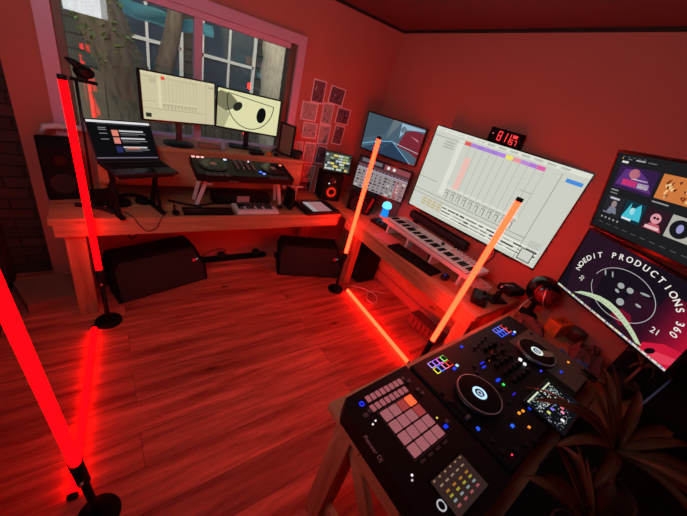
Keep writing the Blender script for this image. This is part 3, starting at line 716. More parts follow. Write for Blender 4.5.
for s_ in (-1, 1):
    for y0, y1, x in ((-.03, -.01, .30), (.07, .10, .31)):
        m = mb('whitepaint'); m.box((s_*x, (y0+y1)/2, .135), (.026, .008, .24), rot=(math.radians(8), s_*math.radians(-16 if y0 < 0 else -10), 0)); m.build('leg', stn)
    m = mb('whitepaint'); m.box((s_*.28, -.02, .255), (.024, .24, .008), rot=(math.radians(11), 0, 0)); m.build('side_arm', stn)
    for y0 in (-.02,): m = mb('rubber'); m.box((s_*.325, y0-.01, .012), (.035, .03, .022)); m.build('foot', stn)
bxx = thing('audio_interface', 'black rack box lying beneath the DJ controller stand', 'rack box', (.86, 2.372, .75))
m = mb('black'); m.box((0, 0, .045), (.46, .10, .08), bev=.004); m.build('case', bxx)
m = mb('paint', (190, 140, 140)); m.box((.0, -.052, .05), (.1, .004, .05)); m.build('label_plate', bxx)
for k in range(4): m = mb('gunmetal'); m.cyl((-.19+.04*k, -.05, .045), (-.19+.04*k, -.062, .045), .01, seg=12); m.build('knob', bxx)
# small white keyboard
def keys(m, w, d, n, z, white='white', y0=0.0, hw=.0):
    kw = w/n
    for k in range(n):
        m.use(white); m.box((-w/2+kw*(k+.5), y0, z), (kw-.0012, d, .008))
    for k in range(n-1):
        if k % 7 in (0, 1, 3, 4, 5): m.use('matte'); m.box((-w/2+kw*(k+1), y0+d*.18, z+.006), (kw*.58, d*.62, .009))
sk = thing('mini_keyboard', 'small white mini keyboard with black keys at the front of the workbench', 'keyboard', (.93, 2.235, .75), (0, 0, math.radians(-1)))
m = mb('white'); m.box((0, -.015, .012), (.335, .17, .022), bev=.003); m.build('body', sk)
m = mb('matte'); m.box((.01, .03, .0235), (.29, .06, .003)); m.build('control_panel', sk)
m = mb('paint', (110, 80, 82))
for i in range(8):
    m.box((-.06+.03*i, .018, .027), (.022, .018, .005))
for i in range(4): m.cyl((-.02+.035*i, .045, .024), (-.02+.035*i, .045, .036), .008, seg=12)
m.build('controls', sk)
m = mb('white'); keys(m, .32, .085, 15, .027, y0=-.052); m.build('keys', sk)
# black strip controller
bs = thing('strip_controller', 'narrow black key controller left of the white mini keyboard', 'controller', (.565, 2.185, .75), (0, 0, math.radians(-2)))
m = mb('black'); m.box((0, 0, .011), (.34, .10, .02), bev=.003); m.build('body', bs)
m = mb('gunmetal')
for k in range(12): m.box((-.15+.027*k, -.015, .022), (.023, .045, .005))
m.build('buttons', bs)
# pad controller
pd = thing('pad_controller', 'black pad controller with pink lit pads near the desk corner', 'pad controller', (1.52, 2.235, .75), (0, 0, math.radians(2)))
m = mb('black'); m.box((0, 0, .015), (.36, .27, .028), bev=.005); m.build('body', pd)
m = mb('glossprint')
for i in range(4):
    for k in range(4):
        m.use('dim', (255, 175, 180) if (i > 0) else (255, 240, 245)); m.box((-.085+.05*i, -.09+.05*k, .031), (.046, .046, .006))
m.build('pads', pd)
for k in range(4): m = mb('gunmetal'); m.cyl((.145, -.08+.055*k, .029), (.145, -.08+.055*k, .044), .012, seg=14); m.build('knob', pd)
for k in range(4): m = mb('gunmetal'); m.box((-.145, -.09+.045*k, .03), (.022, .02, .005)); m.build('button', pd)
m = mb('paint', (200, 150, 150)); m.text('AKAI', Matrix.Translation((-.13, .108, .0295)), .022); m.build('badge', pd)
# headphones
hp = thing('headphones', 'black headphones lying on the workbench below the laptop', 'headphones', (.11, 2.345, .7525), (0, 0, .3))
for s_ in (-1, 1):
    m = mb('matte'); m.lathe([(.03, 0), (.042, .006), (.042, .03), (.03, .038)], c=(s_*.055, -.02, .0), mtx=Matrix.Rotation(s_*.15, 3, 'Y')); m.build('ear_cup', hp)
m = mb('matte'); m.tube([(-.085+.0*k, -.02, .02) if k < 0 else (.09*math.cos(PI*k/12), -.02+.10*math.sin(PI*k/12), .028) for k in range(13)], .011); m.build('headband', hp)
# misc on workbench
m = mb('matte'); m.ball((0, 0, .016), .024, (1, 1.5, .62)); m.tube([(0, .03, .018), (0, .07, .03), (.01, .12, .02)], .006); o = m.build('microphone'); o.location = (.345, 2.16, .75); tag(o, 'small black microphone lying in front of the laptop stand', 'microphone')
cable([(.30, 2.2, .756), (.27, 2.14, .758), (.25, 2.112, .74), (.22, 2.108, .68), (.17, 2.108, .66), (.13, 2.115, .70), (.10, 2.112, .758), (.06, 2.2, .756)], .003, 'thin black cable looping over the front edge of the workbench')
cable([(.33, 2.38, .762), (.42, 2.30, .77), (.5, 2.28, .765), (.62, 2.32, .763), (.7, 2.36, .765)], .009, 'thick black cable bundle behind the strip controller')
cable([(-.18, 2.3, .76), (-.1, 2.27, .765), (-.03, 2.22, .762), (0, 2.18, .76)], .014, 'thick black cable end beside the red tube at the left of the workbench')
m = mb('matte'); m.box((0, 0, .05), (.14, .06, .10), rot=(0, 0, .3), bev=.01); m.box((.04, 0, .13), (.03, .03, .1), rot=(0, .3, 0), bev=.005); o = m.build('camera_bag'); o.location = (-.03, 2.33, .75); tag(o, 'small dark pouch behind the headphones', 'pouch')
for i, (x, y, k, c_) in enumerate(((1.245, 2.27, .13, 'matte'), (1.285, 2.33, .15, 'matte'))):
    m = mb(c_); m.box((0, 0, k/2), (.035, .12, k), rot=(0, .1*(1-2*i), 0), bev=.004); o = m.build('black_case'); o.location = (x, y, .752); tag(o, ('slim black case leaning by the right stand leg', 'taller black case behind the slim one near the stand')[i], 'case')
m = mb('whitepaint'); m.box((0, 0, .07), (.012, .012, .14)); m.cyl((0, 0, 0), (0, 0, .006), .03); m.box((0, 0, .145), (.13, .02, .01)); o = m.build('small_stand'); o.location = (1.37, 2.40, .75); tag(o, 'small pale upright stand left of the pad controller', 'stand')
# things on the ledge
m = mb('pot'); m.lathe([(.025, 0), (.04, .02), (.045, .05), (.03, .07), (.0, .075)]); m.ball((.02, -.02, .055), .022); m.ball((-.03, 0, .06), .02); o = m.build('ornament'); o.location = (1.355, 2.47, 1.13); tag(o, 'dark red ornament at the right end of the ledge', 'ornament')
m = mb('paint', (150, 160, 175)); m.lathe([(.017, 0), (.02, .01), (.02, .05), (.01, .065), (.008, .075)], seg=18); o = m.build('bottle'); o.location = (.735, 2.50, 1.13); tag(o, 'tiny pale bottle between the two ledge monitors', 'bottle')
m = mb('card'); m.box((0, 0, .015), (.12, .05, .03), bev=.008); m.box((.08, .01, .012), (.05, .04, .024), bev=.006); o = m.build('clutter_box'); o.location = (.62, 2.52, 1.13); tag(o, 'reddish little boxes beside the left ledge monitor foot', 'box')
m = mb('matte'); m.box((0, 0, .01), (.12, .05, .02), rot=(0, 0, .2), bev=.006); o = m.build('remote_control'); o.location = (.99, 2.47, 1.13); tag(o, 'black remote in front of the right ledge monitor', 'remote control')
m = mb('orange'); m.box((0, 0, .012), (.04, .03, .024), bev=.004); o = m.build('orange_box'); o.location = (1.10, 2.48, 1.13); tag(o, 'tiny orange box on the window ledge', 'box')
m = mb('gunmetal'); m.tube([(-.05, 0, .01), (-.03, 0, .05), (0, 0, .06), (.03, .01, .04), (.06, 0, .01)], .008); m.cyl((0, 0, 0), (0, 0, .05), .02); o = m.build('webcam_clip'); o.location = (1.17, 2.49, 1.13); tag(o, 'dark metal clip on the ledge beside the orange box', 'clip')

# wall photos
PH = [(1.589, 1.678, .135, .19, 0), (1.787, 1.681, .17, .15, -4), (1.527, 1.504, .165, .155, 0), (1.723, 1.513, .12, .19, 0), (1.904, 1.522, .16, .145, -2), (1.567, 1.343, .155, .14, 0),
      (1.733, 1.325, .13, .18, 2), (1.898, 1.344, .12, .185, -3), (1.461, 1.148, .13, .17, 2), (1.608, 1.137, .12, .2, 0), (1.742, 1.13, .11, .18, -3), (1.483, .96, .15, .17, 4), (1.646, .945, .13, .15, -2), (1.621, .79, .165, .13, 0), (1.80, .80, .10, .15, 2)]
desc = ['tall photo print at the top left of the wall collage', 'tilted figure photo at the top right of the wall collage', 'pale sketch left in the second row of the collage', 'pale tall sketch in the middle of the second row of the collage', 'dark photo at the right end of the second row of the collage', 'pale sketch left in the third row of the collage',
        'pale sketch in the middle of the third row of the collage', 'dark tall photo at the right of the third row of the collage', 'pale sheet left in the fourth row beside the window casing', 'long pale sheet in the middle of the fourth row of the collage', 'darker sheet right in the fourth row of the collage', 'pale tilted sheet low at the left beside the ornament', 'pale small sheet low above the framed pair', 'landscape dark photo with white border at the bottom of the collage', 'small dark portrait photo behind the little speaker']
rnd = random.Random(21)
for i, ((x, z, w, h, r), ds) in enumerate(zip(PH, desc)):
    t = thing('photo_print', ds, 'photo', (x, YW-.004-.0022*(i % 3), z), (0, math.radians(-r), 0), 'photo prints taped to the wall')
    m = mb('paint', (250, 225, 232)); m.box((0, 0, 0), (w, .0018, h)); m.build('border', t)
    dark = i in (0, 1, 4, 7, 13, 14, 10)
    pc = Pic(w*.86, h*.88, -.0012, 'paint', dy=.0002); pc.rect(0, 0, 1, 1, (120, 80, 92) if dark else (186, 168, 166)); pc.lay()
    for k in range(9):
        u, v = rnd.random()*.8, rnd.random()*.8; c_ = rnd.choice([(60, 36, 46), (90, 60, 70), (200, 170, 180), (150, 100, 110)] if dark else [(150, 132, 132), (206, 192, 188), (120, 104, 106), (170, 156, 152)])
        pc.poly([(u, v), (u+rnd.uniform(.05, .2), v+rnd.uniform(0, .05)), (u+.18, v+.18), (u+rnd.uniform(0, .1), v+.2)], c_)
    pc.done('picture', t)

# corner: small studio speaker + tablet on top
def cone_speaker(label, loc, rot, w, dd, h, cone):
    t = thing('studio_speaker', label, 'speaker', loc, rot)
    m = mb('matte'); m.box((0, 0, h/2), (w, dd, h), bev=.008); m.build('cabinet', t)
    RX = Matrix.Rotation(PI/2, 3, 'X')
    m = mb('grille'); m.lathe([(w*.36, 0), (w*.36, .004), (w*.33, .006), (w*.2, -.006), (w*.1, -.002), (w*.09, .004)], c=(0, -dd/2-.002, h*.36), mtx=RX); wf = m.build('woofer', t); m = mb(cone[0], cone[1]); m.ring((0, -dd/2-.006, h*.36), w*.14, w*.24, .004, 32, mtx=RX); m.build('cone_ring', wf)
    m = mb('gunmetal'); m.lathe([(w*.16, 0), (w*.15, .004), (w*.08, .001), (w*.05, .005)], c=(0, -dd/2-.001, h*.78), mtx=RX); m.build('tweeter', t)
    return t
t = cone_speaker('small black studio speaker with orange ringed cone in the corner', (1.80, 2.52, .75), (0, 0, math.radians(-14)), .21, .2, .27, ('paint', (225, 120, 70)))
m = mb('led', (255, 90, 70)); m.box((.02, -.101, .20), (.014, .004, .014)); m.use('led', (200, 200, 200)); m.box((-.04, -.101, .18), (.012, .004, .012)); m.build('lights', t)
t = thing('tablet', 'small lit tablet screen standing on the corner studio speaker', 'tablet', (1.815, 2.47, 1.022), (math.radians(-12), 0, math.radians(-19)))
m = mb('black'); m.box((0, .008, .102), (.285, .012, .195), bev=.004); m.build('housing', t)
pc = Pic(.265, .170, .001, cz=.106); pc.rect(0, 0, 1, 1, (60, 70, 62)); pc.lay()
rnd = random.Random(4)
for r_ in range(6):
    u = .03
    while u < .95:
        w_ = rnd.uniform(.05, .22); pc.rect(u, .05+r_*.15, min(.97, u+w_), .16+r_*.15, rnd.choice([(200, 205, 190), (225, 205, 110), (90, 95, 90), (190, 200, 210), (40, 44, 42), (150, 170, 120)])); u += w_+.015
pc.done('screen', t)
m = mb('matte'); m.box((0, -.005, .008), (.29, .07, .014), bev=.003); m.build('cradle', t)
t = cone_speaker('dark red lit studio speaker below the lower corner monitor', (2.03, 2.22, .75), (0, 0, math.radians(-52)), .24, .22, .20, ('grille', None))
m = mb('darkred'); m.box((.105, -.112, .1), (.02, .004, .16), rot=(0, .25, 0)); m.build('red_strip', t)
# subwoofer under desk corner
t = cone_speaker('black subwoofer cabinet on the floor under the desk corner', (2.17, 2.10, 0), (0, 0, math.radians(-90)), .30, .24, .36, ('grille', None))

# ================================================================ RIGHT DESK ITEMS
lm = thing('glow_lamp', 'small dome lamp glowing blue behind the keyboard', 'lamp', (2.19, 2.02, .75))
m = mb('white'); m.lathe([(.05, 0), (.052, .012), (.045, .02)]); m.build('base', lm)
m = mb('led', (20, 120, 215)); m.lathe([(.038, .02), (.036, .06), (.03, .10)]); m.build('lamp_body', lm)
m = mb('led', (110, 215, 255)); m.lathe([(.03, .10), (.046, .108), (.048, .125), (.04, .15), (.02, .165), (.004, .17)]); m.build('dome', lm)
ct = thing('button_controller', 'small dark button controller left of the white keyboard', 'controller', (2.03, 1.86, .75), (0, 0, math.radians(-80)))
m = mb('black'); m.box((0, 0, .015), (.2, .13, .028), bev=.004); m.build('body', ct)
m = mb('gunmetal')
for k in range(3): m = mb('gunmetal'); m.cyl((-.06+.05*k, -.03, .028), (-.06+.05*k, -.03, .05), .013, seg=14); m.build('knob', ct)
m = mb('paint', (225, 150, 160)); m.box((0, 0, .0015), (.16, .2, .003)); o = m.build('paper_note'); o.location = (1.89, 1.62, .75); o.rotation_euler = (0, 0, .15); tag(o, 'pink tinted paper sheet left of the black computer keyboard', 'paper')
kb = thing('studio_keyboard', 'long white piano keyboard raised on a stand under the big screen', 'keyboard', (2.065, 1.31, .845), (0, 0, -PI/2))
m = mb('white'); m.box((0, .0, .015), (.93, .29, .035), bev=.006); m.build('body', kb)
m = mb('matte'); m.box((.0, -.065, .0335), (.885, .148, .002)); m.build('key_bed', kb)
m = mb('white'); keys(m, .88, .14, 45, .036, y0=-.066); m.build('keys', kb)
m = mb('paint', (170, 170, 178)); m.box((-.31, .07, .034), (.16, .07, .004)); m.build('display', kb)
m = mb('gunmetal'); m.cyl((.06, .07, .032), (.06, .07, .05), .014); m.build('encoder', kb)
for i in range(9):
    m = mb('whitepaint'); m.box((.16+.03*i, .07, .04), (.012, .03, .018), bev=.002); m.build('fader', kb); m = mb('whitepaint'); m.cyl((.16+.03*i, .115, .032), (.16+.03*i, .115, .05), .007, seg=12); m.build('knob', kb)
ks = thing('keyboard_stand', 'white wooden riser carrying the long piano keyboard', 'stand', (2.065, 1.31, .75))
for y in (-.40, -.12, .15, .40):
    m = mb('white'); m.box((0, y, .0465), (.22, .018, .093)); m.build('upright', ks)
ck = thing('computer_keyboard', 'black computer keyboard at the front of the right desk', 'keyboard', (1.865, 1.275, .75), (0, 0, math.radians(-84)))
m = mb('black'); m.box((0, 0, .009), (.45, .14, .016), bev=.003); m.build('body', ck)
m = mb('matte')
for r_ in range(5):
    for k in range(20): m.box((-.208+.0219*k, -.05+.025*r_, .0195), (.019, .021, .005))
m.build('keys', ck)
ms = thing('mouse', 'black mouse with a faint blue light beside the computer keyboard', 'mouse', (1.905, .985, .763), (0, 0, -1.4))
m = mb('gloss'); m.ball((0, 0, .012), .036, (.85, 1.3, .7)); m.build('shell', ms)
m = mb('led', (40, 60, 200)); m.box((0, -.02, .0375), (.006, .02, .002)); m.build('light', ms)
bx = thing('drive_box', 'small reddish box under the white piano keyboard', 'box', (2.03, 1.325, .75), (0, 0, .05)); m = mb('card'); m.box((0, 0, .04), (.12, .17, .08), bev=.004); m.build('body', bx); m = mb('paint', (140, 70, 74)); m.box((-.062, 0, .04), (.003, .15, .05)); m.build('front_panel', bx)
cable([(2.352, .95, 1.0), (2.35, .93, .92), (2.33, .98, .80), (2.28, .92, .757), (2.2, .88, .757)], .004, 'black cable hanging from the right end of the big screen to the desk')
cable([(2.352, 1.98, .98), (2.34, 2.0, .88), (2.3, 1.97, .78), (2.27, 1.93, .757)], .004, 'dark cable hanging behind the blue lamp at the left end of the big screen')
cable([(.0, 2.60, .60), (.05, 2.5, .50), (.10, 2.45, .42), (.16, 2.52, .5), (.18, 2.6, .62)], .005, 'dark cable drooping under the left end of the workbench')
# tangle: coiled cable and gamepads
pts = []
for k in range(40):
    a = k*.62; pts.append((.07*math.cos(a)*(1-.005*k), .09*math.sin(a), .012+.0012*k))
m = mb('whitepaint'); m.tube(pts, .004, 6); o = m.build('coiled_cable'); o.location = (2.12, .83, .75); tag(o, 'pale coiled cable right of the piano keyboard', 'cable')
m = mb('black'); m.box((0, 0, .03), (.16, .1, .05), bev=.012); m.ball((-.05, -.02, .062), .014); m.ball((.04, -.02, .062), .014); o = m.build('game_controller'); o.location = (1.955, .72, .75); o.rotation_euler = (0, 0, .5); tag(o, 'dark handheld controller in front of the coiled cable', 'controller')
cs = thing('camera_stand', 'dark clamp stand with pale rim on the right desk', 'stand', (2.12, .68, .75), (0, 0, -.3))
m = mb('black'); m.box((0, 0, .008), (.14, .1, .016), bev=.004); m.build('base', cs)
m = mb('gunmetal'); m.box((0, 0, .06), (.025, .03, .1)); m.build('post', cs)
m = mb('matte'); m.box((.05, -.03, .12), (.2, .11, .05), rot=(0, .1, .2), bev=.012); m.build('head', cs)
m = mb('whitepaint'); m.tube([(-.05, -.02, .1), (-.05, -.03, .145), (-.02, -.03, .155), (.04, -.04, .152)], .004); m.build('rim', cs)
m = mb('metal'); m.tube([(0, 0, .0), (0, .0, .12), (.09, .0, .16)], .003, 8); o = m.build('metal_rod'); o.location = (2.04, .50, .75); tag(o, 'thin bent metal rod behind the DJ mixer', 'rod')
# round dark desk fan/helmet
hb_ = thing('helmet', 'round dark glossy helmet standing below the far right screens', 'helmet', (2.24, .49, .75))
m = mb('matte'); m.lathe([(.06, 0), (.062, .01), (.02, .02), (.018, .10), (.05, .115)]); m.build('stand', hb_)
m = mb('gloss'); m.ball((0, 0, .20), .10, (1, 1, 1), 28); m.build('shell', hb_)
m = mb('darkred'); m.ball((-.03, -.03, .20), .08, (1, 1, .8), 24); m.build('visor', hb_)
m = mb('metal'); m.ring((-.02, -.05, .19), .085, .09, .006, mtx=Matrix.Rotation(1.2, 3, 'X')); m.build('rim', hb_)
# packages behind mixer
def crumple(name, label, cat, key, loc, size, rot=0, seed=0, n=7):
    rnd = random.Random(seed); m = mb(key); g_ = []
    for i in range(n):
        row = []
        for j in range(n):
            u, v = i/(n-1)-.5, j/(n-1)-.5; e = 1-max(abs(u), abs(v))*2
            row.append(m.bm.verts.new((u*size[0]*(1+rnd.uniform(-.08, .08)), v*size[1]*(1+rnd.uniform(-.08, .08)), (size[2]*(.45+.55*rnd.random()) if e > .01 else .002))))
        g_.append(row)
    for i in range(n-1):
        for j in range(n-1): m.bm.faces.new((g_[i][j], g_[i+1][j], g_[i+1][j+1], g_[i][j+1]))
    bd = [g_[i][0] for i in range(n)] + [g_[n-1][j] for j in range(1, n)] + [g_[i][n-1] for i in range(n-2, -1, -1)] + [g_[0][j] for j in range(n-2, 0, -1)]
    m.bm.faces.new(bd[::-1]); m._fin(list(m.bm.faces), False)
    o = m.build(name); o.location = loc; o.rotation_euler = (0, 0, rot); return tag(o, label, cat)
crumple('paper_bag', 'crumpled brown bag lying behind the right jog wheel', 'bag', 'cloth', (2.06, .40, .75), (.2, .18, .07), .4, 3)
crumple('cloth_bundle', 'rumpled mauve cloth right of the orange box', 'cloth', 'cloth', (2.16, .09, .75), (.2, .18, .09), .2, 5)
crumple('blue_cloth', 'folded blue cloth beside the DJ mixer corner', 'cloth', 'blue_cloth', (1.985, .12, .75), (.09, .2, .06), .3, 8)
ob = thing('orange_packet', 'bright orange packet with dark print lying behind the DJ mixer', 'packet', (2.235, .30, .75), (0, 0, -.2))
m = mb('orange'); m.box((0, 0, .05), (.16, .085, .10), bev=.006); m.build('box', ob)
m = mb('paint', (60, 24, 18)); m.ring((-.02, .0, .1001), .014, .02, .001, 20); m.ring((.02, 0, .1001), .014, .02, .001, 20); m.build('print', ob)
cn = thing('tin', 'small red rimmed tin with dark lid under the far right screen', 'tin', (2.315, .215, .75))
m = mb('darkred'); m.lathe([(.045, 0), (.047, .005), (.047, .06), (.045, .065)]); m.build('body', cn); m = mb('olive'); m.lathe([(.045, .065), (.043, .075), (.0, .077)]); m.build('lid', cn)

# ================================================================ FLOOR
def pa_speaker(label, loc, rot):
    t = thing('pa_speaker', label, 'speaker', loc, (0, 0, rot), 'black loudspeakers lying under the workbench')
    m = mb('matte'); P = [(-.335, 0, .0), (.345, 0, .0), (.345, 0, .13), (.27, 0, .315), (-.31, 0, .305), (-.345, 0, .24)]
    m.prism([(x, z*.35, z) for x, y_, z in P], (0, .18, 0)); m.build('cabinet', t)
    m = mb('grille'); m.prism([(x*.93, -.012+.35*(.155+(z-.155)*.9), .155+(z-.155)*.9) for x, y_, z in P], (0, .014, 0)); m.build('grille', t)
    m = mb('led', (150, 12, 20)); m.cyl((.245, .052, .20), (.245, .045, .20), .013, seg=20); m.use('led', (150, 140, 150)); m.box((.27, .05, .205), (.008, .006, .008)); m.build('badge', t)
    m = mb('rubber'); m.tube([(-.34, .1, .12), (-.365, .1, .14), (-.365, .2, .14), (-.34, .2, .12)], .01); m.build('handle', t)
    return t
pa_speaker('large black loudspeaker on its side under the laptop end of the workbench', (.295, 2.30, 0), math.radians(15))
pa_speaker('black loudspeaker on its side near the desk corner under the workbench', (1.585, 2.19, 0), math.radians(-19))
ps = thing('power_strip', 'black power strip lying on the floor between the two loudspeakers', 'power strip', (.92, 2.66, 0))
m = mb('matte'); m.box((0, 0, .025), (.72, .05, .045), bev=.005); m.build('body', ps)
for x in (-.1, .25): m = mb('rubber'); m.box((x, 0, .07), (.06, .05, .05), bev=.008); m.build('plug', ps)
cable([(.62, 2.6, .01), (.6, 2.55, .12), (.68, 2.5, .22), (.8, 2.55, .2), (.86, 2.62, .08)], .004, 'black cable arching between the floor loudspeakers')
cable([(1.95, 1.92, .006), (2.05, 1.85, .006), (2.12, 1.7, .006), (2.02, 1.6, .006), (1.98, 1.68, .006), (2.1, 1.78, .006), (2.25, 1.7, .006)], .004, 'pale loose cable curled on the floor under the right desk', 'whitepaint')
t = thing('cardboard_box', 'flattened cardboard carton on the floor by the left leg of the workbench', 'box', (-.43, 2.42, 0), (0, 0, .35))
m = mb('card'); m.box((0, 0, .04), (.26, .28, .08), rot=(.08, .05, 0), bev=.003); m.build('carton', t); m = mb('card'); m.box((.17, 0, .06), (.1, .25, .006), rot=(0, .3, 0)); m.build('flap', t)
t = thing('audio_module', 'ridged metal module on the floor under the right desk', 'module', (2.22, 1.10, 0), (0, 0, 0))
m = mb('paint', (120, 60, 56)); m.box((0, 0, .07), (.12, .34, .12), bev=.004)
for k in range(6): m.box((-.065, -.12+.048*k, .07), (.012, .02, .10))
m.build('body', t)
m = mb('gunmetal'); m.cyl((0, .0, 0), (0, 0, .006), .01); m.build('foot', t)

# ================================================================ FOREGROUND SAMPLER
RZ = math.radians(2.0)
def fgp(x, y, z): return (x, y, z)
sm = thing('pad_sampler', 'black pad sampler with sixteen lit pads on the foreground desk', 'sampler', (.755, .215, .75), (0, 0, RZ))
# local: x -.19..+.19, y +.245 front .. -.25 back
m = mb('black'); m.prism([(-.176, -.25, .0135), (.187, -.25, .0135), (.187, .245, .0135), (-.145, .238, .0135), (-.176, .205, .0135)], (0, 0, .0745)); m.build('body', sm)
for x in (-.15, .15):
    for y in (-.2, .2): m = mb('rubber'); m.cyl((x, y, 0), (x, y, .014), .02, seg=16); m.build('foot', sm)
def L(x, y): return (x-.755, y-.215)
Z = .088
m = mb('glossprint')
for r_ in range(2):
    for k in range(8):
        x, y = -.072+.0245*k + (-.008 if r_ else 0), .196-.036*r_; m.use('dim', (255, 140, 150)); m.box((x, y, Z+.002), (.017, .024, .005), bev=.001)
m.build('step_buttons', sm)
m = mb('paint', (120, 90, 92)); x0, x1, y0, y1 = -.075, .099, -.042, .140
for a_, b_ in (((x0+x1)/2, y0), ((x0+x1)/2, y1)): m.box((a_, b_, Z), (x1-x0+.002, .0015, .001))
for a_ in (x0, x1): m.box((a_, (y0+y1)/2, Z), (.0015, y1-y0, .001))
m.build('pad_border', sm)
for i in range(4):
    for j in range(4):
        hot = (i == 3 and j == 3)
        near = (i == 3 and j == 2) or (i == 2 and j == 3)
        m = mb('led' if hot else 'dim', (255, 90, 50) if hot else ((255, 100, 100) if near else (255, 150, 160))); m.box((-.0515+.0425*i, -.0175+.0445*j, Z+.002), (.036, .038, .007), bev=.002); m.build('pad', sm)
m = mb('led', (30, 50, 255)); m.ring((-.107, .192, Z), .006, .0095, .002, 20); m.build('indicator_light', sm)
for (x, y, w, h, c_) in ((.122, -.02, .016, .012, (20, 50, 255)), (.118, .018, .005, .005, (230, 210, 60)), (-.12, .115, .005, .005, (230, 220, 225)), (-.103, .12, .005, .005, (230, 220, 225)), (-.115, -.065, .006, .006, (230, 220, 225)), (-.125, -.075, .005, .005, (180, 170, 175))):
    m = mb('led', c_); m.box((x, y, Z+.001), (w, h, .003)); m.build('indicator_light', sm)
for (x, y, w, h) in [(-.122, .152, .02, .014), (-.095, .158, .02, .014)] + [(-.05+.04*k, -.055, .02, .008) for k in range(4)]:
    m = mb('paint', (96, 82, 86)); m.box((x, y, Z+.001), (w, h, .004)); m.build('button', sm)
for (x, y) in ((.12, .20), (.135, .18), (.14, .135), (.145, .115), (.14, -.01)):
    m = mb('paint', (110, 92, 96)); m.cyl((x, y, Z), (x, y, Z+.008), .007, seg=12); m.build('knob', sm)
m = mb('paint', (190, 150, 155)); m.text('Pioneer DJ', Matrix.Translation((-.172, .055, Z+.0003)) @ Matrix.Rotation(-PI/2, 4, 'Z'), .020); m.build('badge', sm)
sc = mb('gloss'); sc.box((.005, -.16, Z+.001), (.175, .115, .003)); so2 = sc.build('display', sm)
d_ = MB().use('dim'); rnd = random.Random(12)
def drect(x0, y0, x1, y1, c_, z): d_.col = S(c_); d_.poly([(x0, y0, z), (x1, y0, z), (x1, y1, z), (x0, y1, z)])
drect(-.078, -.213, .088, -.108, (88, 62, 58), Z+.0028)
for i in range(6):
    drect(-.07+.028*i, -.116, -.062+.028*i, -.111, (255, 190, 150), Z+.0032)
for i in range(5): drect(-.06+.028*i, -.135, -.045+.028*i, -.130, (230, 190, 160), Z+.0032)
pal = [(255, 170, 60), (250, 235, 80), (200, 225, 230), (255, 130, 140)]
for i in range(4):
    for j in range(4): drect(-.055+.034*i, -.155-.014*j, -.040+.034*i, -.149-.014*j, pal[(i*0+j) % 4], Z+.0032)
d_.build('display_image', so2)
m = mb('led', (150, 150, 155)); m.ring((-.095, -.165, Z), .011, .015, .002, 30); m.build('dial_ring', sm)

# ================================================================ FOREGROUND DJ SYSTEM
dx = thing('dj_system', 'large black two deck DJ system filling the foreground desk', 'dj system', (1.43, .235, .75), (0, 0, RZ))
def K(x, y):   # world to local
    p = Vector((x-1.43, y-.235)); c, s_ = math.cos(-RZ), math.sin(-RZ); return (p.x*c-p.y*s_, p.x*s_+p.y*c)
m = mb('black'); m.box((0, 0, .05), (.94, .48, .075), bev=.008); m.build('body', dx)
for x in (-.42, .42):
    for y in (-.2, .2): m = mb('rubber'); m.cyl((x, y, 0), (x, y, .014), .02, seg=16); m.build('foot', dx)
m = mb('olive'); m.box((.335, -.06, .0885), (.26, .34, .003)); m.build('grey_faceplate', dx)
def jog(x, y, name, bright):
    t = mb('metal'); t.ring((x, y, .100), .0885, .0925, .012, 60); o = t.build('jog_rim', dx)
    t = mb('gunmetal'); t.lathe([(.094, .088), (.095, .096), (.0925, .101)], c=(x, y, 0), seg=60); t.build('jog_base', o)
    t = mb('matte'); t.lathe([(.087, .101), (.087, .110), (.083, .112), (.03, .112)], c=(x, y, 0), seg=60); j = t.build('jog_wheel', dx)
    t = mb('led', bright); t.ring((x, y, .1122), .020, .030, .0006, 32); t.use('led', (150, 170, 190)); t.ring((x, y, .1122), .006, .012, .0006, 20); t.box((x-.004, y-.012, .1126), (.004, .018, .0006), rot=(0, 0, .6)); t.build('jog_display', j)
    return j
x, y = K(1.118, .222); j1 = jog(x*1.0, y, 'a', (170, 205, 235))
x, y = K(1.688, .235); j2 = jog(x, y, 'b', (190, 200, 190))
t = mb('paint', (150, 165, 140)); 
pts = [(x+.03+.05*math.cos(a), y-.03+.025*math.sin(a)-.02*math.cos(a), .1126) for a in [2*PI*k/16 for k in range(16)]]; t.poly(pts); t.build('sticker', j2)
# performance pads
PC = [[(225, 215, 60), (70, 120, 255), (240, 120, 160), (255, 60, 40)], [(190, 150, 240), (170, 110, 240), (230, 110, 220), (120, 230, 90)]]
PD = [[(60, 100, 255), (60, 100, 255), (90, 110, 255), (255, 90, 70)], [(120, 120, 255), (90, 120, 255), (120, 130, 255), (235, 60, 60)]]
for (wx, wy, pal2) in ((1.098, .405, PC), (1.675, .42, PD)):
    x, y = K(wx, wy)
    for i in range(4):
        for k in range(2):
            m = mb('led', pal2[k][i]); px = x-.045+.03*i; py = y-.016+.032*k
            for sx in (-1, 1): m.box((px+sx*.0115, py, .0895), (.0025, .026, .003)); m.box((px, py+sx*.0125, .0895), (.0255, .0025, .003))
            m.use('matte'); m.box((px, py, .090), (.0215, .0225, .004)); m.build('pad', dx)
    m = mb('led', (50, 60, 230)); m.box((x+.045, y-.046, .089), (.016, .012, .003)); m.use('led', (160, 200, 240)); m.box((x+.075, y-.04, .089), (.014, .012, .003)); m.build('pad_mode_lights', dx)
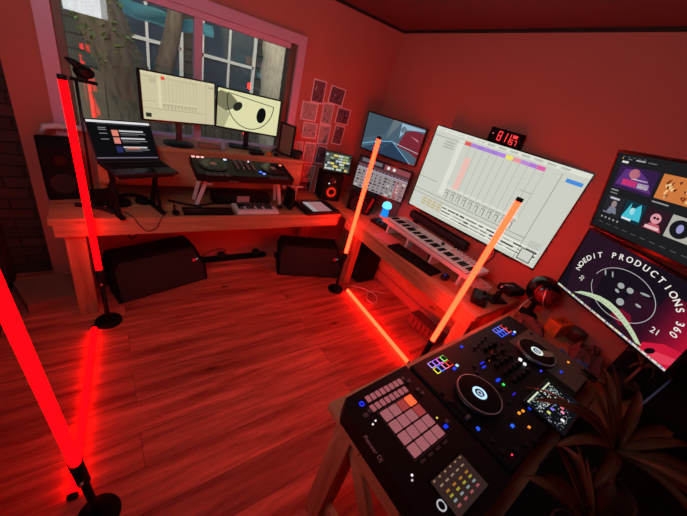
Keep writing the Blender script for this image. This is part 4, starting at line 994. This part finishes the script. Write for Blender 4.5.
# mixer centre
LIGHTS = [(462, 346, 1), ]
def led(px, py, w, h, c_, r_=0): return (px, py, w, h, c_, r_)
m = mb('led')
for (wx, wy, w, h, c_) in ((1.303, .435, .010, .010, (30, 70, 255)), (1.315, .324, .026, .006, (30, 40, 220)), (1.302, .305, .026, .006, (40, 50, 220)), (1.371, .32, .008, .008, (230, 150, 40)),
                           (1.299, .229, .026, .010, (20, 60, 255)), (1.301, .203, .009, .010, (60, 220, 90)), (1.301, .152, .024, .004, (50, 30, 200)), (1.303, .08, .015, .012, (20, 60, 240)), (1.227, .091, .010, .010, (255, 140, 40)), (1.255, .088, .010, .010, (255, 140, 40)),
                           (1.125, .086, .0001, .0001, (30, 30, 240)), (1.205, .038, .009, .009, (240, 130, 40)), (1.14, .075, .013, .012, (40, 90, 255)), (1.025, .016, .005, .005, (255, 60, 80)),
                           (.985, .182, .012, .010, (20, 30, 200)), (.99, .135, .012, .012, (30, 80, 255)), (1.706, .106, .012, .010, (30, 60, 255)), (1.835, .118, .012, .010, (255, 150, 40)), (1.593, .16, .010, .008, (60, 60, 230))):
    if w < .001: continue
    x, y = K(wx, wy); m = mb('led', c_); m.box((x, y, .0905), (w, h, .004)); m.build('indicator_light', dx)
rnd = random.Random(5)
for i in range(4):
    for k in range(5):
        if (i, k) == (0, 4): continue
        x, y = K(1.375+.045*i, .19+.045*k); m = mb('black'); m.lathe([(.011, .088), (.010, .104), (.006, .106)], c=(x, y, 0), seg=16); m.build('mixer_knob', dx)
for i in range(4):
    x, y = K(1.37+.045*i, .41); m = mb('gunmetal'); m.box((x, y, .089), (.004, .07, .001)); m.build('fader_track', dx); m = mb('paint', (60, 52, 54)); m.box((x, y-.01+.008*i, .096), (.018, .01, .014), bev=.002); m.build('fader', dx)
m = mb('paint', (190, 120, 110)); x, y = K(1.447, .327); m.ring((x, y, .0885), .021, .024, .004, 30); m.use('matte'); m.cyl((x, y, .088), (x, y, .104), .018); m.build('effects_dial', dx)
m = mb('led', (225, 225, 225)); x, y = K(1.55, .249); m.box((x, y, .093), (.016, .014, .006), rot=(0, 0, .4)); x, y = K(1.543, .222); m.box((x, y, .093), (.014, .012, .006), rot=(0, 0, .4)); m.build('white_buttons', dx)
m = mb('gunmetal')
for (wx, wy) in ((.985, .30), (.985, .26), (1.005, .08), (1.24, .14), (1.27, .20), (1.24, .30), (1.26, .33), (1.57, .36), (1.56, .10), (1.85, .33), (1.0, .04), (1.06, .02), (1.12, .01), (1.17, .0)):
    x, y = K(wx, wy); m = mb('gunmetal'); m.cyl((x, y, .088), (x, y, .094), .009, seg=16); m.build('button', dx)
for wx in (.985, 1.86):
    x, y = K(wx, .20 if wx < 1 else .0); m = mb('matte'); m.box((x, y+.0, .0895), (.012, .13, .002)); m.use('olive'); m.box((x, y-.02, .097), (.022, .014, .014), bev=.003); m.build('tempo_slider', dx)
for wx in (1.83, 1.87):
    x, y = K(wx, .02); m = mb('matte'); m.box((x, y, .091), (.02, .07, .004)); m.build('slot', dx)
# display (tilted up slightly)
x, y = K(1.435, .033)
m = mb('gloss'); m.box((x, y, .092), (.27, .17, .008), bev=.003); sd = m.build('display', dx)
d_ = MB().use('screen'); ZD = .0964
drect(x-.128, y-.078, x+.128, y+.078, (16, 18, 22), ZD)
def dw(wx, wy, w, h, c_, k=0): p, q = K(wx, wy); drect(p-w/2, q-h/2, p+w/2, q+h/2, c_, ZD+.0004+.00002*k)
for (x0, x1) in ((1.315, 1.425), (1.44, 1.545)):
    dw((x0+x1)/2, .101, x1-x0, .007, (205, 215, 185), 1)
    for k in range(70):
        u = rnd.uniform(x0+.004, x1-.008); v = rnd.uniform(.045, .094); dw(u, v, rnd.uniform(.003, .010), rnd.uniform(.0015, .006), rnd.choice([(200, 212, 215), (150, 165, 175), (110, 122, 130), (190, 195, 150), (235, 238, 235), (70, 90, 130)]), 2+k % 10)
for k in range(60): dw(rnd.uniform(1.315, 1.55), rnd.uniform(-.035, .035), rnd.uniform(.002, .007), rnd.uniform(.0015, .004), rnd.choice([(170, 175, 190), (120, 120, 140), (200, 190, 200)]), 2+k % 10)
for (u, v, c_) in ((1.394, .028, (130, 120, 240)), (1.437, .034, (120, 180, 245)), (1.503, .037, (175, 205, 230)), (1.515, .004, (225, 150, 195)), (1.425, -.003, (240, 150, 190)), (1.45, .008, (230, 120, 120)), (1.358, .028, (200, 205, 110)), (1.38, -.02, (235, 235, 235))): dw(u, v, .017, .013, c_, 14)
d_.build('display_image', sd)

# ================================================================ PLANTS
def leaf_mesh(m, base, dirv, L_, w, droop, roll=0.0, n=9):
    d = Vector(dirv).normalized(); p = Vector(base); side0 = d.cross(Vector((0, 0, 1)))
    if side0.length < .05: side0 = Vector((1, 0, 0))
    side0.normalize(); rows = []
    for i in range(n+1):
        t = i/n; dd = Vector((d.x, d.y, d.z - droop*t*t*1.6)).normalized(); p = p + dd*(L_/n if i else 0)
        up = side0.cross(dd).normalized(); ww = w*(math.sin(PI*min(1, .12+.88*t))**.75)*(1 if t < .98 else 0.05)
        s_ = side0*math.cos(roll)+up*math.sin(roll)
        rows.append([m.bm.verts.new(p - s_*ww + up*ww*.35), m.bm.verts.new(p), m.bm.verts.new(p + s_*ww + up*ww*.35)])
    fs = []
    for A, B in zip(rows, rows[1:]):
        for k in range(2): fs.append(m.bm.faces.new((A[k], A[k+1], B[k+1], B[k])))
    bmesh.ops.solidify(m.bm, geom=fs, thickness=.0012); m._fin(list(m.bm.faces), True)
def plant(label, loc, crown, leaves, pot=True, potr=.09):
    t = thing('potted_plant', label, 'plant', loc)
    m = mb('pot'); m.lathe([(potr*.7, 0), (potr, potr*1.5), (potr*1.05, potr*1.52), (potr*1.05, potr*1.7), (potr*.92, potr*1.7), (potr*.9, potr*1.5)]); pt = m.build('pot', t)
    m = mb('soil'); m.cyl((0, 0, potr*1.45), (0, 0, potr*1.52), potr*.9); m.build('soil', t)
    if crown[2] > potr*1.7: m = mb('leaf'); m.tube([(0, 0, potr*1.4), (crown[0]*.5, crown[1]*.5, (potr*1.5+crown[2])/2), crown], .007); m.build('stem', t)
    for (az, el, L_, w, dr) in leaves:
        a = math.radians(az); e = math.radians(el); m = mb('leaf'); leaf_mesh(m, crown, (math.cos(a)*math.cos(e), math.sin(a)*math.cos(e), math.sin(e)), L_, w, dr, random.uniform(-.3, .3)); m.build('leaf', t)
    return t
cl_ = thing('case_lid', 'flat black case lid lying on the desk under the two larger plants', 'case', (1.235, -.36, .75), (0, 0, RZ))
m = mb('matte'); m.box((0, 0, .018), (.86, .6, .035), bev=.005); m.build('panel', cl_)
m = mb('gunmetal'); m.box((0, .302, .02), (.1, .006, .02)); m.build('latch', cl_)
plant('broad leaved dark plant with drooping leaves right of the DJ system', (1.19, -.225, .786), (0, .07, .23), [(95, 20, .30, .016, .7), (120, 35, .30, .018, .8), (60, 35, .30, .014, .5), (30, 25, .34, .022, .3), (5, 15, .42, .02, .3), (-15, 10, .42, .026, .4), (-45, 10, .42, .03, .6), (-75, 20, .34, .032, .8), (-110, 25, .30, .032, .8), (150, 30, .26, .018, .9), (180, 25, .26, .02, .9), (75, 55, .22, .012, .4), (135, 45, .3, .013, .6), (45, 50, .3, .013, .4), (-95, 35, .3, .02, .6), (-30, 30, .3, .016, .6)], potr=.065)
plant('spiky dark leaved plant at the bottom edge in front of the DJ system', (.93, -.20, .786), (-.0, .0, .16), [(112, 48, .26, .026, .12), (135, 42, .25, .028, .2), (128, 60, .27, .024, .1), (95, 58, .24, .026, .2), (60, 50, .22, .032, .8), (150, 55, .2, .028, .3), (170, 60, .18, .026, .5), (20, 50, .2, .03, .9), (-60, 50, .2, .03, .8), (-120, 55, .2, .028, .8), (118, 30, .2, .024, .5)], potr=.06)
plant('small brown leaved plant under the lower right screen', (2.03, -.10, .75), (0, 0, .20), [(a, 38+((a*7) % 25), .17, .009, .9) for a in range(0, 360, 33)], potr=.06)
rb = thing('dark_filler_bag', 'tall black filler bag added to darken the space beneath the lower right screen', 'bag', (2.235, -.21, .75))  # added to keep the desk and wall behind it dark
m = mb('matte'); m.box((0, 0, .12), (.22, .40, .24), bev=.03); m.build('body', rb)
m = mb('rubber'); m.tube([(0, -.08, .235), (0, -.07, .275), (0, .07, .275), (0, .08, .235)], .008); m.build('handle', rb)
# dark box, bottom right; blue strip paints the sky reflection on its top edge
t = thing('equipment_case', 'dark equipment case with a painted blue reflection on its edge at the lower right', 'case', (1.885, -.30, .75), (0, 0, math.radians(-6)))
m = mb('matte'); m.box((0, 0, .11), (.40, .22, .22), bev=.006); m.build('body', t); m = mb('bluereflection'); m.box((0, .113, .212), (.38, .008, .018)); m.build('painted_edge_reflection', t)
